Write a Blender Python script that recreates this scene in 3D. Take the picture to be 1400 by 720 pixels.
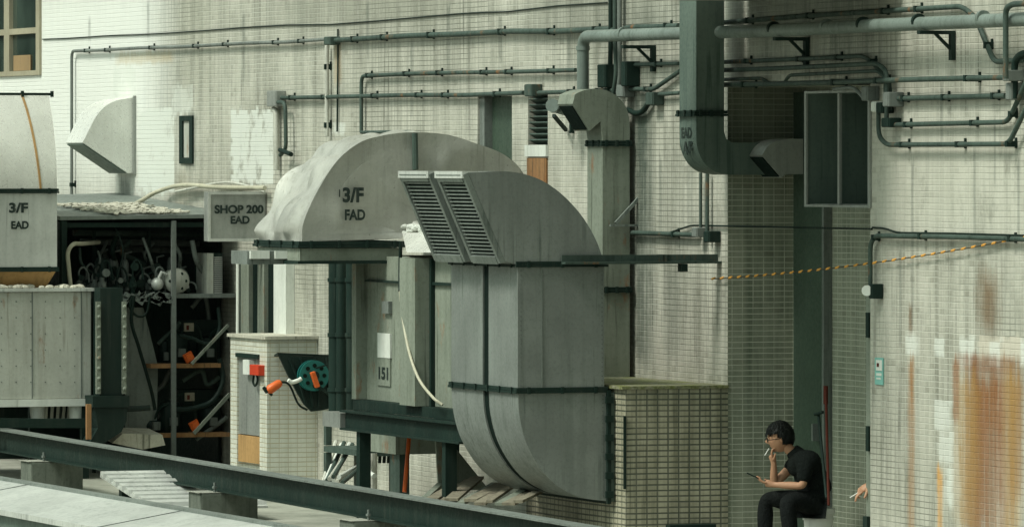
import bpy, bmesh, math, random
from math import sin, cos, radians, pi, sqrt
from mathutils import Vector, Matrix
random.seed(7)
for o in list(bpy.data.objects): bpy.data.objects.remove(o)
scene = bpy.context.scene
COL = scene.collection

# ------------------------------------------------------------------ camera
# The facade is the plane y = 0, its outward side is -y, x runs along it.
TH = radians(70.0)                       # angle between the facade and the picture plane
FPX, HX, HY = 9000.0, 700.0, 220.0       # focal length and horizon in 1400 px units
ST, CT = sin(TH), cos(TH)
CAM = Vector((59.6, -21.7, 3.4))
cd = bpy.data.cameras.new('camera'); cam = bpy.data.objects.new('camera', cd); COL.objects.link(cam)
cam.location = CAM
cam.rotation_euler = (radians(90), 0, math.atan2(ST, CT))    # looks along (-sin, cos, 0)
cd.sensor_width = 36.0; cd.lens = FPX/1400*36.0
cd.shift_y = -(360-HY)/1400.0
cd.clip_start = 0.5; cd.clip_end = 1000
scene.camera = cam

# ------------------------------------------------------------------ light
w = bpy.data.worlds.new('World'); scene.world = w; w.use_nodes = True
nt = w.node_tree; nt.nodes.clear()
sky = nt.nodes.new('ShaderNodeTexSky'); sky.sky_type = 'NISHITA'; sky.sun_disc = False
SUN_TO = Vector((0.10, -0.60, 0.80)).normalized()           # direction towards the sun
sky.sun_elevation = math.asin(SUN_TO.z); sky.sun_rotation = math.atan2(SUN_TO.x, SUN_TO.y)
sky.air_density = 1.0; sky.dust_density = 6.0; sky.ozone_density = 1.0
hs = nt.nodes.new('ShaderNodeHueSaturation'); hs.inputs['Saturation'].default_value = 0.22
mx = nt.nodes.new('ShaderNodeMix'); mx.data_type = 'RGBA'; mx.blend_type = 'MULTIPLY'
mx.inputs[0].default_value = 1.0; mx.inputs[7].default_value = (0.82, 1.0, 0.87, 1)
bg = nt.nodes.new('ShaderNodeBackground'); bg.inputs[1].default_value = 0.135
ou = nt.nodes.new('ShaderNodeOutputWorld')
nt.links.new(sky.outputs[0], hs.inputs['Color']); nt.links.new(hs.outputs[0], mx.inputs[6])
nt.links.new(mx.outputs[2], bg.inputs[0]); nt.links.new(bg.outputs[0], ou.inputs[0])
sl = bpy.data.lights.new('sun', 'SUN'); sl.energy = 2.7; sl.angle = radians(14); sl.color = (1.0, 0.955, 0.87)
so = bpy.data.objects.new('sun', sl); COL.objects.link(so)
so.rotation_euler = SUN_TO.to_track_quat('Z', 'Y').to_euler()
scene.view_settings.view_transform = 'Standard'; scene.view_settings.look = 'None'
scene.view_settings.gamma = 1.0; scene.view_settings.use_curve_mapping = False
scene.view_settings.exposure = -0.06
scene.render.resolution_x = 1024; scene.render.resolution_y = 526

# ------------------------------------------------------------------ pixel -> world helpers
def ray(px):
    t = (px-HX)/FPX
    return -ST + t*CT, CT + t*ST                    # d(x)/dD, d(y)/dD
def W(px, py, out=0.0):                             # on the plane y = -out
    dx, dy = ray(px); D = (-out-CAM.y)/dy
    return Vector((CAM.x+D*dx, -out, CAM.z-(py-HY)/FPX*D))
def S(px, py, x):                                   # on the plane x = x
    dx, dy = ray(px); D = (x-CAM.x)/dx
    return Vector((x, CAM.y+D*dy, CAM.z-(py-HY)/FPX*D))
def G(px, py, z=0.0):                               # on the plane z = z
    D = (CAM.z-z)*FPX/(py-HY); dx, dy = ray(px)
    return Vector((CAM.x+D*dx, CAM.y+D*dy, z))
def Dp(px, py, D):                                  # at a depth
    dx, dy = ray(px)
    return Vector((CAM.x+D*dx, CAM.y+D*dy, CAM.z-(py-HY)/FPX*D))
def X(px, out=0.0): return W(px, HY, out).x
def Z(px, py, out=0.0): return W(px, py, out).z
def CR(pts, n=6):                                   # Catmull-Rom through 2-D or 3-D points
    P = [Vector(p) for p in pts]
    P = [P[0]*2-P[1]] + P + [P[-1]*2-P[-2]]
    r = []
    for i in range(1, len(P)-2):
        a, b, c, d = P[i-1], P[i], P[i+1], P[i+2]
        for k in range(n):
            t = k/n
            r.append(0.5*((2*b)+(c-a)*t+(2*a-5*b+4*c-d)*t*t+(3*b-a-3*c+d)*t*t*t))
    r.append(P[-2]); return r

# ------------------------------------------------------------------ mesh builder
class MB:
    def __init__(s): s.b = bmesh.new()
    def face(s, pts):
        s.b.faces.new([s.b.verts.new(p) for p in pts]); return s
    def hexa(s, c):                                # 8 corners: 4 bottom, 4 top
        v = [s.b.verts.new(p) for p in c]
        for f in ((0,3,2,1),(4,5,6,7),(0,1,5,4),(1,2,6,5),(2,3,7,6),(3,0,4,7)):
            s.b.faces.new([v[i] for i in f])
        return s
    def box(s, x0, x1, y0, y1, z0, z1):
        if x0>x1: x0,x1=x1,x0
        if y0>y1: y0,y1=y1,y0
        if z0>z1: z0,z1=z1,z0
        return s.hexa([(x0,y0,z0),(x1,y0,z0),(x1,y1,z0),(x0,y1,z0),(x0,y0,z1),(x1,y0,z1),(x1,y1,z1),(x0,y1,z1)])
    def obox(s, c, a, b, d):                       # centre and three half-axis vectors
        c, a, b, d = Vector(c), Vector(a), Vector(b), Vector(d)
        return s.hexa([c-a-b-d, c+a-b-d, c+a+b-d, c-a+b-d, c-a-b+d, c+a-b+d, c+a+b+d, c-a+b+d])
    def bar(s, p, q, w=0.05, h=None, up=(0,0,1)):
        p, q = Vector(p), Vector(q); h = h or w
        d = (q-p)/2; u = Vector(up)
        if abs(d.normalized().dot(u)) > .95: u = Vector((1,0,0))
        side = d.cross(u).normalized(); up2 = side.cross(d).normalized()
        return s.obox((p+q)/2, d, side*w/2, up2*h/2)
    def prism(s, pts, a, b):                       # closed outline moved from offset a to b
        a, b = Vector(a), Vector(b)
        v0 = [s.b.verts.new(Vector(p)+a) for p in pts]; v1 = [s.b.verts.new(Vector(p)+b) for p in pts]
        n = len(pts)
        s.b.faces.new(v0); s.b.faces.new(v1[::-1])
        for i in range(n):
            s.b.faces.new((v0[i], v1[i], v1[(i+1)%n], v0[(i+1)%n]))
        return s
    def tube(s, path, r, n=10, caps=True):
        P = [Vector(p) for p in path]
        rr = r if isinstance(r, (list, tuple)) else [r]*len(P)
        rings = []; ref = None
        for i, p in enumerate(P):
            t = (P[min(i+1, len(P)-1)]-P[max(i-1, 0)]).normalized()
            if ref is None:
                ref = Vector((0,0,1)) if abs(t.z) < .9 else Vector((1,0,0))
            u = t.cross(ref).normalized(); v = u.cross(t).normalized(); ref = v
            rings.append([s.b.verts.new(p+(u*cos(2*pi*k/n)+v*sin(2*pi*k/n))*rr[i]) for k in range(n)])
        for a, b in zip(rings, rings[1:]):
            for k in range(n):
                s.b.faces.new((a[k], a[(k+1)%n], b[(k+1)%n], b[k]))
        if caps: s.b.faces.new(rings[0][::-1]); s.b.faces.new(rings[-1])
        return s
    def ball(s, c, r, sc=(1,1,1), u=12, v=8):
        m = Matrix.Translation(Vector(c)) @ Matrix.Diagonal((sc[0],sc[1],sc[2],1))
        bmesh.ops.create_uvsphere(s.b, u_segments=u, v_segments=v, radius=r, matrix=m); return s
    def build(s, name, mat, parent=None, smooth=None, bevel=0):
        bmesh.ops.recalc_face_normals(s.b, faces=s.b.faces)
        if smooth:
            for f in s.b.faces: f.smooth = True
            for e in s.b.edges:
                if len(e.link_faces) == 2 and e.calc_face_angle(0) > radians(smooth): e.smooth = False
        me = bpy.data.meshes.new(name); s.b.to_mesh(me); s.b.free()
        o = bpy.data.objects.new(name, me); COL.objects.link(o)
        if mat: me.materials.append(mat)
        if parent: attach(o, parent)
        if bevel:
            m = o.modifiers.new('bevel', 'BEVEL'); m.width = bevel; m.segments = 2; m.limit_method = 'ANGLE'
        return o
def root_of(o):
    while o.parent: o = o.parent
    return o
def world_loc(o):
    v = Vector(o.location); p = o.parent
    while p: v = v + p.location; p = p.parent
    return v
def attach(o, parent):
    o.parent = parent; o.location = Vector(o.location) - world_loc(parent)
def tag(o, label=None, cat=None, group=None, kind=None):
    if label: o['label'] = label
    if cat: o['category'] = cat
    if group: o['group'] = group
    if kind: o['kind'] = kind
    return o
def thing(name, label, cat, loc=(0,0,0), group=None):
    o = bpy.data.objects.new(name, None); o.empty_display_size = .2; COL.objects.link(o)
    o.location = loc; return tag(o, label, cat, group)

# ------------------------------------------------------------------ materials
class N:
    def __init__(s, name):
        s.m = bpy.data.materials.new(name); s.m.use_nodes = True
        s.t = s.m.node_tree; s.bs = s.t.nodes['Principled BSDF']
    def n(s, t, **k):
        x = s.t.nodes.new(t)
        for a, b in k.items(): setattr(x, a, b)
        return x
    def l(s, a, b): s.t.links.new(a, b)
    def put(s, sock, v):
        if isinstance(v, (int, float)): sock.default_value = v
        elif isinstance(v, (tuple, list)): sock.default_value = v
        else: s.l(v, sock)
    def math(s, op, a, b=0.0, c=0.0, clamp=False):
        x = s.n('ShaderNodeMath', operation=op, use_clamp=clamp)
        s.put(x.inputs[0], a); s.put(x.inputs[1], b); s.put(x.inputs[2], c); return x.outputs[0]
    def pos(s): return s.n('ShaderNodeNewGeometry').outputs['Position']
    def sep(s, v):
        x = s.n('ShaderNodeSeparateXYZ'); s.l(v, x.inputs[0]); return x.outputs
    def comb(s, a, b, c):
        x = s.n('ShaderNodeCombineXYZ'); s.put(x.inputs[0], a); s.put(x.inputs[1], b); s.put(x.inputs[2], c); return x.outputs[0]
    def mapping(s, v, scale):
        x = s.n('ShaderNodeMapping'); s.l(v, x.inputs[0]); x.inputs['Scale'].default_value = scale; return x.outputs[0]
    def noise(s, v, scale=1.0, detail=4.0, rough=.55):
        x = s.n('ShaderNodeTexNoise'); s.l(v, x.inputs['Vector'])
        x.inputs['Scale'].default_value = scale; x.inputs['Detail'].default_value = detail
        x.inputs['Roughness'].default_value = rough; return x.outputs[0]
    def rng(s, v, a, b, c=0.0, d=1.0):
        x = s.n('ShaderNodeMapRange'); s.put(x.inputs[0], v)
        for i, k in enumerate((a, b, c, d)): x.inputs[i+1].default_value = k
        return x.outputs[0]
    def mix(s, f, a, b, mode='MIX'):
        x = s.n('ShaderNodeMix', data_type='RGBA', blend_type=mode)
        s.put(x.inputs[0], f)
        s.put(x.inputs[6], (*a, 1) if isinstance(a, tuple) and len(a) == 3 else a)
        s.put(x.inputs[7], (*b, 1) if isinstance(b, tuple) and len(b) == 3 else b)
        return x.outputs[2]
    def bump(s, h, strength=.3, dist=.01):
        x = s.n('ShaderNodeBump'); x.inputs['Strength'].default_value = strength; x.inputs['Distance'].default_value = dist
        s.l(h, x.inputs['Height']); s.l(x.outputs[0], s.bs.inputs['Normal'])
    def fin(s, col, rough=.6, metal=0.0):
        s.put(s.bs.inputs['Base Color'], (*col, 1) if isinstance(col, tuple) and len(col) == 3 else col)
        s.put(s.bs.inputs['Roughness'], rough); s.put(s.bs.inputs['Metallic'], metal); return s.m

def weathered(name, col, dirt=(.05,.07,.06), amt=.35, rough=.55, metal=0.0, bump=.15, rust=0.0, scale=1.0, lump=.012, spec=.3):
    """paint or sheet metal with vertical streaks, blotches, fine grain and optional rust"""
    k = N(name); p = k.pos()
    big = k.noise(p, 1.3*scale, 5); st = k.noise(k.mapping(p, (9*scale, 9*scale, .7)), 1.0, 4)
    fine = k.noise(p, 26*scale, 4, .7)
    c = k.mix(k.rng(big, .35, .7, 0, 1), tuple(x*.82 for x in col), tuple(min(1, x*1.12) for x in col))
    c = k.mix(k.math('MULTIPLY', k.rng(st, .48, .75), amt), c, dirt)
    c = k.mix(k.math('MULTIPLY', k.rng(fine, .5, .78), amt*.8), c, dirt)
    if rust:
        rn = k.noise(k.mapping(p, (4, 4, 1.6)), 1.1, 6, .65)
        c = k.mix(k.math('MULTIPLY', k.rng(rn, .62-.2*rust, .72-.15*rust), .85), c, (.23, .095, .03))
    dr = k.noise(k.mapping(p, (23*scale, 23*scale, .8)), 1.0, 5, .6); ds = k.noise(p, 1.7, 3)
    c = k.mix(k.math('MULTIPLY', k.math('MULTIPLY', k.rng(dr, .56, .63), k.rng(ds, .45, .6)), min(1, amt*1.5)), c, dirt)
    spk = k.noise(p, 75, 2, .5)
    c = k.mix(k.math('MULTIPLY', k.rng(spk, .64, .74), amt*.6), c, dirt)
    k.put(k.bs.inputs['Specular IOR Level'], spec)
    k.bump(k.math('ADD', fine, k.math('MULTIPLY', big, 2.0)), bump, lump)
    return k.fin(c, k.rng(fine, .3, .7, rough-.1, rough+.15), metal)

def tile_material(name, light, dark, paints=(), stains_shade=(), grime=.5, gl=(.60,.60,.54), gd=(.09,.11,.09), grout_bias=0.0, mw=.1, mh=.05, joint=.006, dirtline=None, gradient=None, dark_near=None, vj=(.15,.9), js=.8, jw=1.1):
    k = N(name); p = k.pos(); X_, Y_, Z_ = k.sep(p)
    u = k.math('ADD', X_, Y_)                       # one of the two is constant on every wall
    uv = k.comb(u, Z_, 0.0)
    # slightly uneven courses
    wob = k.noise(k.mapping(uv, (.5, .5, 1)), 1.0, 2)
    zz = k.math('ADD', Z_, k.math('MULTIPLY', k.math('SUBTRACT', wob, .5), .02))
    def joint_mask(c, m, w_):
        fr = k.math('FRACT', k.math('DIVIDE', c, m))
        d = k.math('MINIMUM', fr, k.math('SUBTRACT', 1.0, fr))
        return k.math('SUBTRACT', 1.0, k.rng(d, w_/m*.35, w_/m*.95))
    jn = k.noise(k.mapping(uv, (1.6, 1.6, 1)), 1.0, 5, .65)
    jh = joint_mask(zz, mh, joint); jv = joint_mask(u, mw, joint*jw)
    jhn = k.noise(k.mapping(uv, (.9, 6.0, 1)), 1.0, 3)
    jh = k.math('MULTIPLY', jh, k.rng(jhn, .3, .45, .6, 1.0))
    jv = k.math('MULTIPLY', jv, k.rng(jn, .42, .62, *vj))
    j = k.math('MAXIMUM', jh, jv)
    # per-tile tone
    cell = k.comb(k.math('FLOOR', k.math('DIVIDE', u, mw)), k.math('FLOOR', k.math('DIVIDE', zz, mh)), 0.0)
    wn = k.n('ShaderNodeTexWhiteNoise'); k.l(cell, wn.inputs['Vector']); tone = wn.outputs['Value']
    blotch = k.noise(uv, .55, 6, .6); streak = k.noise(k.mapping(uv, (5.5, .28, 1)), 1.0, 6, .65)
    strk2 = k.noise(k.mapping(uv, (17, .7, 1)), 1.0, 4, .6); fine = k.noise(uv, 30, 3, .7)
    g = k.math('ADD', k.rng(blotch, .38, .68, 0, .45), k.rng(streak, .46, .72, 0, .75))
    g = k.math('ADD', g, k.rng(strk2, .5, .75, 0, .35))
    g = k.math('ADD', g, k.rng(fine, .45, .8, 0, .2))
    g = k.math('MULTIPLY', g, grime, clamp=True)
    c = k.mix(g, light, dark)
    drn = k.noise(k.mapping(uv, (15, .32, 1)), 1.0, 6, .6); drw = k.noise(k.mapping(uv, (1.1, .8, 1)), 1.0, 4, .6)
    drip = k.math('MULTIPLY', k.rng(drn, .55, .64), k.rng(drw, .44, .62))
    c = k.mix(k.math('MULTIPLY', drip, min(1, grime*.85)), c, tuple(x*.55 for x in dark))
    mot = k.noise(k.mapping(uv, (3.2, 2.2, 1)), 1.0, 7, .72)
    c = k.mix(k.math('MULTIPLY', k.rng(mot, .50, .72), grime*.6), c, tuple(x*.9 for x in dark))
    c = k.mix(k.rng(tone, .965, .98, 0, .30*grime), c, (.14,.13,.10))
    c = k.mix(k.rng(tone, 0, 1, 0, .20), c, k.mix(1.0, c, (.60,.62,.55), 'MULTIPLY'))
    big = k.noise(uv, .33, 3)
    gc = k.mix(k.rng(big, .44+grout_bias, .54+grout_bias), gd, gl)
    c = k.mix(k.math('MULTIPLY', j, js), c, gc)
    dz = k.math('MULTIPLY', k.math('SUBTRACT', k.noise(k.mapping(uv, (5, 2.5, 1)), 1.0, 6, .7), .5), .30)
    dz2 = k.math('MULTIPLY', k.math('SUBTRACT', k.noise(k.mapping(uv, (9, .5, 1)), 1.0, 6, .7), .5), .9)
    cu_ = k.math('MULTIPLY', k.math('ADD', k.math('FLOOR', k.math('DIVIDE', u, mw)), .5), mw)
    cz_ = k.math('MULTIPLY', k.math('ADD', k.math('FLOOR', k.math('DIVIDE', zz, mh)), .5), mh)
    cn = k.noise(k.mapping(k.comb(cu_, cz_, 0.0), (6, 9, 1)), 1.0, 2)
    dzc = k.math('MULTIPLY', k.math('SUBTRACT', cn, .5), .34)
    def patch(x0, x1, z0, z1):
        hx_, hz_ = abs(x1-x0)/2, abs(z1-z0)/2
        a = k.math('SUBTRACT', hx_, k.math('ABSOLUTE', k.math('ADD', k.math('SUBTRACT', k.math('ADD', k.math('MULTIPLY', cu_, .6), k.math('MULTIPLY', u, .4)), (x0+x1)/2), k.math('ADD', k.math('MULTIPLY', dzc, min(1, hx_/.3)), k.math('MULTIPLY', dz, .35)))))
        b = k.math('SUBTRACT', hz_, k.math('ABSOLUTE', k.math('ADD', k.math('SUBTRACT', k.math('ADD', k.math('MULTIPLY', cz_, .5), k.math('MULTIPLY', Z_, .5)), (z0+z1)/2), k.math('ADD', k.math('MULTIPLY', dzc, min(.8, hz_/.3)), k.math('MULTIPLY', dz, .5)))))
        return k.math('MULTIPLY', k.rng(a, -.025, .025), k.rng(b, -.02, .02))
    def rect(x0, x1, z0, z1, s, run=False):
        d = dz2 if run else dz
        hx_, hz_ = abs(x1-x0)/2, abs(z1-z0)/2; sx_ = min(s, hx_*.7); sz_ = min(s if not run else s*.8, hz_*.6)
        wx = min(1.0, hx_/.35); wz = min(1.0, hz_/.6)
        cx, cz = (x0+x1)/2, (z0+z1)/2
        a = k.math('SUBTRACT', abs(x1-x0)/2, k.math('ABSOLUTE', k.math('ADD', k.math('SUBTRACT', u, cx), k.math('MULTIPLY', dz, wx))))
        b = k.math('SUBTRACT', abs(z1-z0)/2, k.math('ABSOLUTE', k.math('ADD', k.math('SUBTRACT', Z_, cz), k.math('MULTIPLY', d, wz))))
        return k.math('MULTIPLY', k.rng(a, 0, sx_), k.rng(b, 0, sz_))
    for (x0, x1, z0, z1, s, col, st) in paints:
        c = k.mix(k.math('MULTIPLY', rect(x0, x1, z0, z1, s) if s > 1 else k.math('MULTIPLY', patch(x0, x1, z0, z1), k.rng(mot, .66, .54)), st), c, col)
    for (x0, x1, z0, z1, s, col, st) in stains_shade:
        var = k.math('MULTIPLY', k.rng(k.noise(k.mapping(uv, (11, .45, 1)), 1.3, 7, .7), .34, .52, .5, 1.0), k.rng(mot, .36, .5, .75, 1.0))
        var = k.math('MULTIPLY', var, k.rng(Z_, z0, z1, .7, 1.0))
        c = k.mix(k.math('MULTIPLY', k.math('MULTIPLY', rect(x0, x1, z0, z1, s, True), var), st), c, col)
    k.bump(k.math('SUBTRACT', k.math('ADD', k.math('MULTIPLY', fine, .3), k.math('MULTIPLY', tone, .12)), j), .7, .004)
    return k.fin(c, k.rng(fine, .3, .7, .35, .6))
# ---- palette (surface colours, some with light or shade mixed in)
M = {}
M['galv']    = weathered('galvanised', (.33,.345,.32), amt=.30, rough=.42, metal=.35)
M['galv_d']  = weathered('galvanised_worn', (.20,.225,.205), amt=.4, rough=.5, metal=.25)
M['galv_l']  = weathered('galvanised_bright', (.56,.575,.54), amt=.22, rough=.40, metal=.25)
M['galv_w']  = weathered('pale_sheet', (.74,.74,.69), (.40,.40,.34), amt=.12, rough=.3, metal=.3)
M['twin']    = weathered('twin_duct_paint', (.225,.245,.228), (.08,.10,.085), amt=.4, rough=.5, metal=.2, scale=1.3)
M['goose']   = weathered('crumpled_sheet', (.42,.42,.38), (.16,.17,.14), amt=.28, rough=.36, metal=.35, bump=.25, lump=.02)
def crumple(mat):
    # dented sheet: add a broad faceted bump
    nt_ = mat.node_tree; bs = nt_.nodes['Principled BSDF']; old = bs.inputs['Normal'].links[0].from_socket
    g_ = nt_.nodes.new('ShaderNodeNewGeometry'); v = nt_.nodes.new('ShaderNodeTexVoronoi'); v.inputs['Scale'].default_value = 1.5; v.feature = 'SMOOTH_F1'; v.inputs['Smoothness'].default_value = .25
    b = nt_.nodes.new('ShaderNodeBump'); b.inputs['Strength'].default_value = .8; b.inputs['Distance'].default_value = .12
    nt_.links.new(g_.outputs['Position'], v.inputs['Vector']); nt_.links.new(v.outputs['Distance'], b.inputs['Height']); nt_.links.new(old, b.inputs['Normal']); nt_.links.new(b.outputs[0], bs.inputs['Normal'])
crumple(M['goose'])
M['goose_lit'] = weathered('crumpled_lit_sheet', (.45,.45,.41), (.20,.20,.165), amt=.35, rough=.38, metal=.3, bump=.25, lump=.02); crumple(M['goose_lit'])  # lighter copy of the sheet: light on the front skin painted in
M['aged']    = weathered('aged_panel', (.22,.245,.20), (.07,.085,.06), amt=.5, rough=.6, rust=.12)
M['cab']     = weathered('cabinet_paint', (.44,.45,.40), (.18,.17,.13), amt=.3, rough=.6, rust=.08)
M['green']   = weathered('dark_green_duct', (.115,.155,.132), (.03,.055,.045), amt=.4, rough=.55, spec=.3)  # dark green holds the hanging duct's shade as colour
M['dgreen']  = weathered('green_door', (.045,.07,.050), (.02,.035,.025), amt=.3, rough=.5)
M['steel']   = weathered('dark_steel', (.010,.024,.019), (.035,.045,.036), amt=.4, rough=.6, spec=.15)
M['steel_e'] = weathered('worn_steel_edge', (.16,.18,.165), (.05,.06,.05), amt=.5, rough=.6)
M['conduit'] = weathered('conduit_grey', (.055,.082,.068), (.014,.028,.022), amt=.65, rough=.6, spec=.3, rust=.08, scale=.6)
M['conduit_l'] = weathered('conduit_pale', (.52,.52,.46), (.16,.17,.13), amt=.5, rough=.55)
M['pipe']    = weathered('grey_pvc_pipe', (.17,.205,.185), (.06,.08,.065), amt=.4, rough=.42)
M['black']   = weathered('black_void', (.006,.014,.011), (.012,.02,.016), amt=.2, rough=.8, spec=.1)
M['tarp']    = weathered('black_tarpaulin', (.008,.020,.016), (.03,.038,.032), amt=.4, rough=.5, spec=.2)
M['rust']    = weathered('rusty_iron', (.30,.16,.07), (.07,.05,.03), amt=.5, rough=.85, rust=.5)
M['ply']     = weathered('worn_plywood', (.42,.25,.10), (.10,.07,.03), amt=.4, rough=.8)
M['concrete']= weathered('concrete', (.36,.36,.31), (.10,.11,.09), amt=.5, rough=.85, bump=.4)
M['blockc']  = weathered('stained_concrete_block', (.13,.145,.12), (.03,.04,.03), amt=.5, rough=.85, bump=.4)
M['debris']  = weathered('pale_debris', (.50,.48,.40), (.12,.12,.09), amt=.55, rough=.85)
M['white']   = weathered('off_white_plastic', (.66,.68,.63), (.25,.27,.22), amt=.25, rough=.45)
M['cream']   = weathered('cream_frame', (.34,.31,.225), (.2,.17,.1), amt=.25, rough=.6)
M['cable']   = weathered('black_cable', (.006,.016,.012), (.01,.02,.015), rough=.5, spec=.2)
M['hose']    = weathered('cream_hose', (.46,.44,.34), (.2,.2,.12), amt=.3, rough=.5)
M['orange']  = weathered('orange_plastic', (.66,.12,.02), (.2,.06,.03), amt=.5, rough=.4)
M['red']     = weathered('red_plastic', (.62,.06,.025), (.3,.04,.02), amt=.2, rough=.4)
M['teal']    = weathered('teal_plastic', (.015,.14,.125), (.01,.08,.07), amt=.25, rough=.4)
M['teal_l']  = weathered('pale_teal_print', (.20,.45,.40), amt=.1, rough=.5)
M['redpole'] = weathered('faded_red_pole', (.085,.02,.013), (.03,.02,.015), amt=.3, rough=.7, spec=.1)
M['moss']    = None
M['ink']     = weathered('stencil_paint', (.010,.022,.018), (.12,.13,.11), amt=.25, rough=.7, scale=2.5)
M['yellow']  = weathered('yellow_rope', (.75,.36,.07), amt=.1, rough=.7)
M['ropedark']= weathered('dark_rope', (.06,.05,.03), amt=.1, rough=.8)
M['planks']  = weathered('bleached_timber', (.24,.215,.16), (.08,.07,.05), amt=.7, rough=.85)
M['card']    = weathered('cardboard', (.30,.20,.10), amt=.1, rough=.8)
def glass_mat():
    k = N('dark_window_glass'); p = k.pos(); f = k.noise(p, .9, 3)
    return k.fin(k.mix(k.rng(f, .35, .65), (.012,.022,.018), (.05,.075,.06)), .08)
M['glass'] = glass_mat()
def moss_mat():
    k = N('mossy_concrete'); p = k.pos(); f = k.noise(p, 5, 6, .7); g = k.noise(p, 40, 3)
    c = k.mix(k.rng(f, .42, .62), (.25,.24,.18), (.17,.19,.04)); c = k.mix(k.rng(g, .42, .65, 0, .7), c, (.07,.08,.035))
    k.bump(g, .5, .01); return k.fin(c, .9)
M['moss'] = moss_mat()
def ground_mat():
    k = N('roof_screed'); p = k.pos(); f = k.noise(p, .8, 6, .65); g = k.noise(p, 12, 5, .7)
    c = k.mix(k.rng(f, .35, .65), (.20,.21,.17), (.40,.40,.34)); c = k.mix(k.rng(g, .5, .75, 0, .5), c, (.09,.10,.08))
    k.bump(g, .4, .01); return k.fin(c, .85)
M['ground'] = ground_mat()

def rw(x0, y0, x1, y1, out=0.0):     # image rectangle on the facade -> x0,x1,z0,z1
    a, b = W(x0, y1, out), W(x1, y0, out); return a.x, b.x, a.z, b.z
RUST = (.23,.078,.012); BROWN = (.16,.10,.05); DK = (.055,.075,.06); OCH = (.35,.20,.055); WP = (.66,.68,.63)
paints = [
    (*rw(-60,-120,250,300), 1.6, (.80,.81,.77), .86),
    (*rw(188,150,238,262), .15, WP, .9), (*rw(316,150,374,250), .2, WP, .88), (*rw(155,92,185,135), .2, WP, .7),
    (*rw(236,118,262,155), .2, WP, .55), (*rw(452,168,472,184), .2, WP, .7),
    (*rw(1240,455,1254,486), .10, WP, .7), (*rw(1277,462,1292,486), .08, WP, .7), (*rw(1311,462,1332,500), .10, WP, .7),
    (*rw(1338,462,1400,488), .12, (.60,.55,.46), .75), (*rw(1352,465,1368,500), .08, WP, .7),
    (*rw(1278,548,1300,586), .08, WP, .65), (*rw(1283,592,1304,632), .08, WP, .6), (*rw(1294,640,1303,690), .08, WP, .75),
    (*rw(1395,464,1412,500), .1, WP, .8), (*rw(1195,120,1400,320), .8, (.60,.59,.51), .35),
]
stains_shade = [
    (*rw(1312,485,1392,760), .35, RUST, .95), (*rw(1318,486,1345,760), .2, (.16,.06,.02), .75), (*rw(1376,486,1402,700), .3, RUST, .8), (*rw(1300,484,1400,510), .25, (.2,.07,.02), .7), (*rw(1330,360,1372,470), .35, BROWN, 1.0), (*rw(1300,500,1345,740), .25, OCH, .8),
    (*rw(1368,488,1400,760), .25, OCH, .85), (*rw(1240,478,1252,760), .12, (.30,.15,.05), .95), (*rw(1241,410,1249,462), .10, BROWN, .9),
    (*rw(1280,630,1290,735), .10, (.62,.30,.05), .98), (*rw(1301,485,1313,580), .10, RUST, .85),
    (*rw(858,100,898,520), .4, DK, 1.0), (*rw(850,0,930,90), .5, DK, .35), (*rw(905,330,935,520), .4, DK, .45), (*rw(1000,-60,1230,112), .8, (.085,.115,.095), .72),  # last: overhang shade painted above the recess; first: darker strip beside the riser
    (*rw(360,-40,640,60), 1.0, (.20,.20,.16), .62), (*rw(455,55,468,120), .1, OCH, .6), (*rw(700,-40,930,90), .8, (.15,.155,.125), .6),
    (*rw(161,236,180,285), .15, DK, .85), (*rw(155,66,240,92), .2, (.45,.33,.15), .55), (*rw(236,225,262,300), .2, (.2,.17,.1), .4),  # first patch: the hood's shadow painted on the wall; the rest stains
    (*rw(640,190,660,330), .2, DK, .4), (*rw(938,130,950,330), .2, DK, .35), (*rw(250,150,270,232), .12, DK, .75),
    (*rw(240,-40,300,150), .4, (.26,.26,.2), .35), (*rw(398,-40,420,180), .3, (.2,.21,.17), .35),
]
stains_shade += [(*rw(x_, y0_, x_+w_, y1_), .1, DK, .5) for x_, y0_, y1_, w_ in
    [(1245,215,450,5),(1358,150,260,4),(1285,110,200,5),(1330,190,330,5),(1228,330,470,6),(500,0,90,5),(560,60,170,6),(610,0,120,6),
     (680,20,90,8),(775,40,120,5),(900,200,330,6),(960,240,350,5),(445,60,190,4),(330,20,120,6),(200,0,60,5),(120,20,60,5),(1390,200,330,5)]]
M['tile'] = tile_material('facade_tiles', (.555,.54,.47), (.165,.165,.13), paints, stains_shade, grime=.8, grout_bias=.01, gl=(.56,.56,.49), gd=(.13,.14,.11), joint=.0055, jw=1.6, vj=(.45,1.0), js=.72)
M['tile_r'] = tile_material('recess_tiles_shaded', (.30,.315,.245), (.11,.135,.095), grime=.8, gl=(.50,.51,.42), grout_bias=-.2, vj=(.35,1.0), js=.8)  # darker copy of the facade tiles: recess shade put into the colour
M['tile_box'] = tile_material('plinth_tiles', (.47,.44,.33), (.16,.155,.10), (), [], grime=1.0, gl=(.05,.06,.045), gd=(.03,.04,.03), joint=.010, vj=(.75,1.0), js=.92)
M['tile_w'] = tile_material('white_tiles', (.66,.67,.60), (.34,.34,.27), grime=.5, gl=(.36,.30,.17), gd=(.2,.21,.17), joint=.006, vj=(.5,1.0), js=.8)

# ------------------------------------------------------------------ ground
g = MB(); g.face([(-300,-300,0),(300,-300,0),(300,300,0),(-300,300,0)])
tag(g.build('ground', M['ground']), kind='structure')

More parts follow.
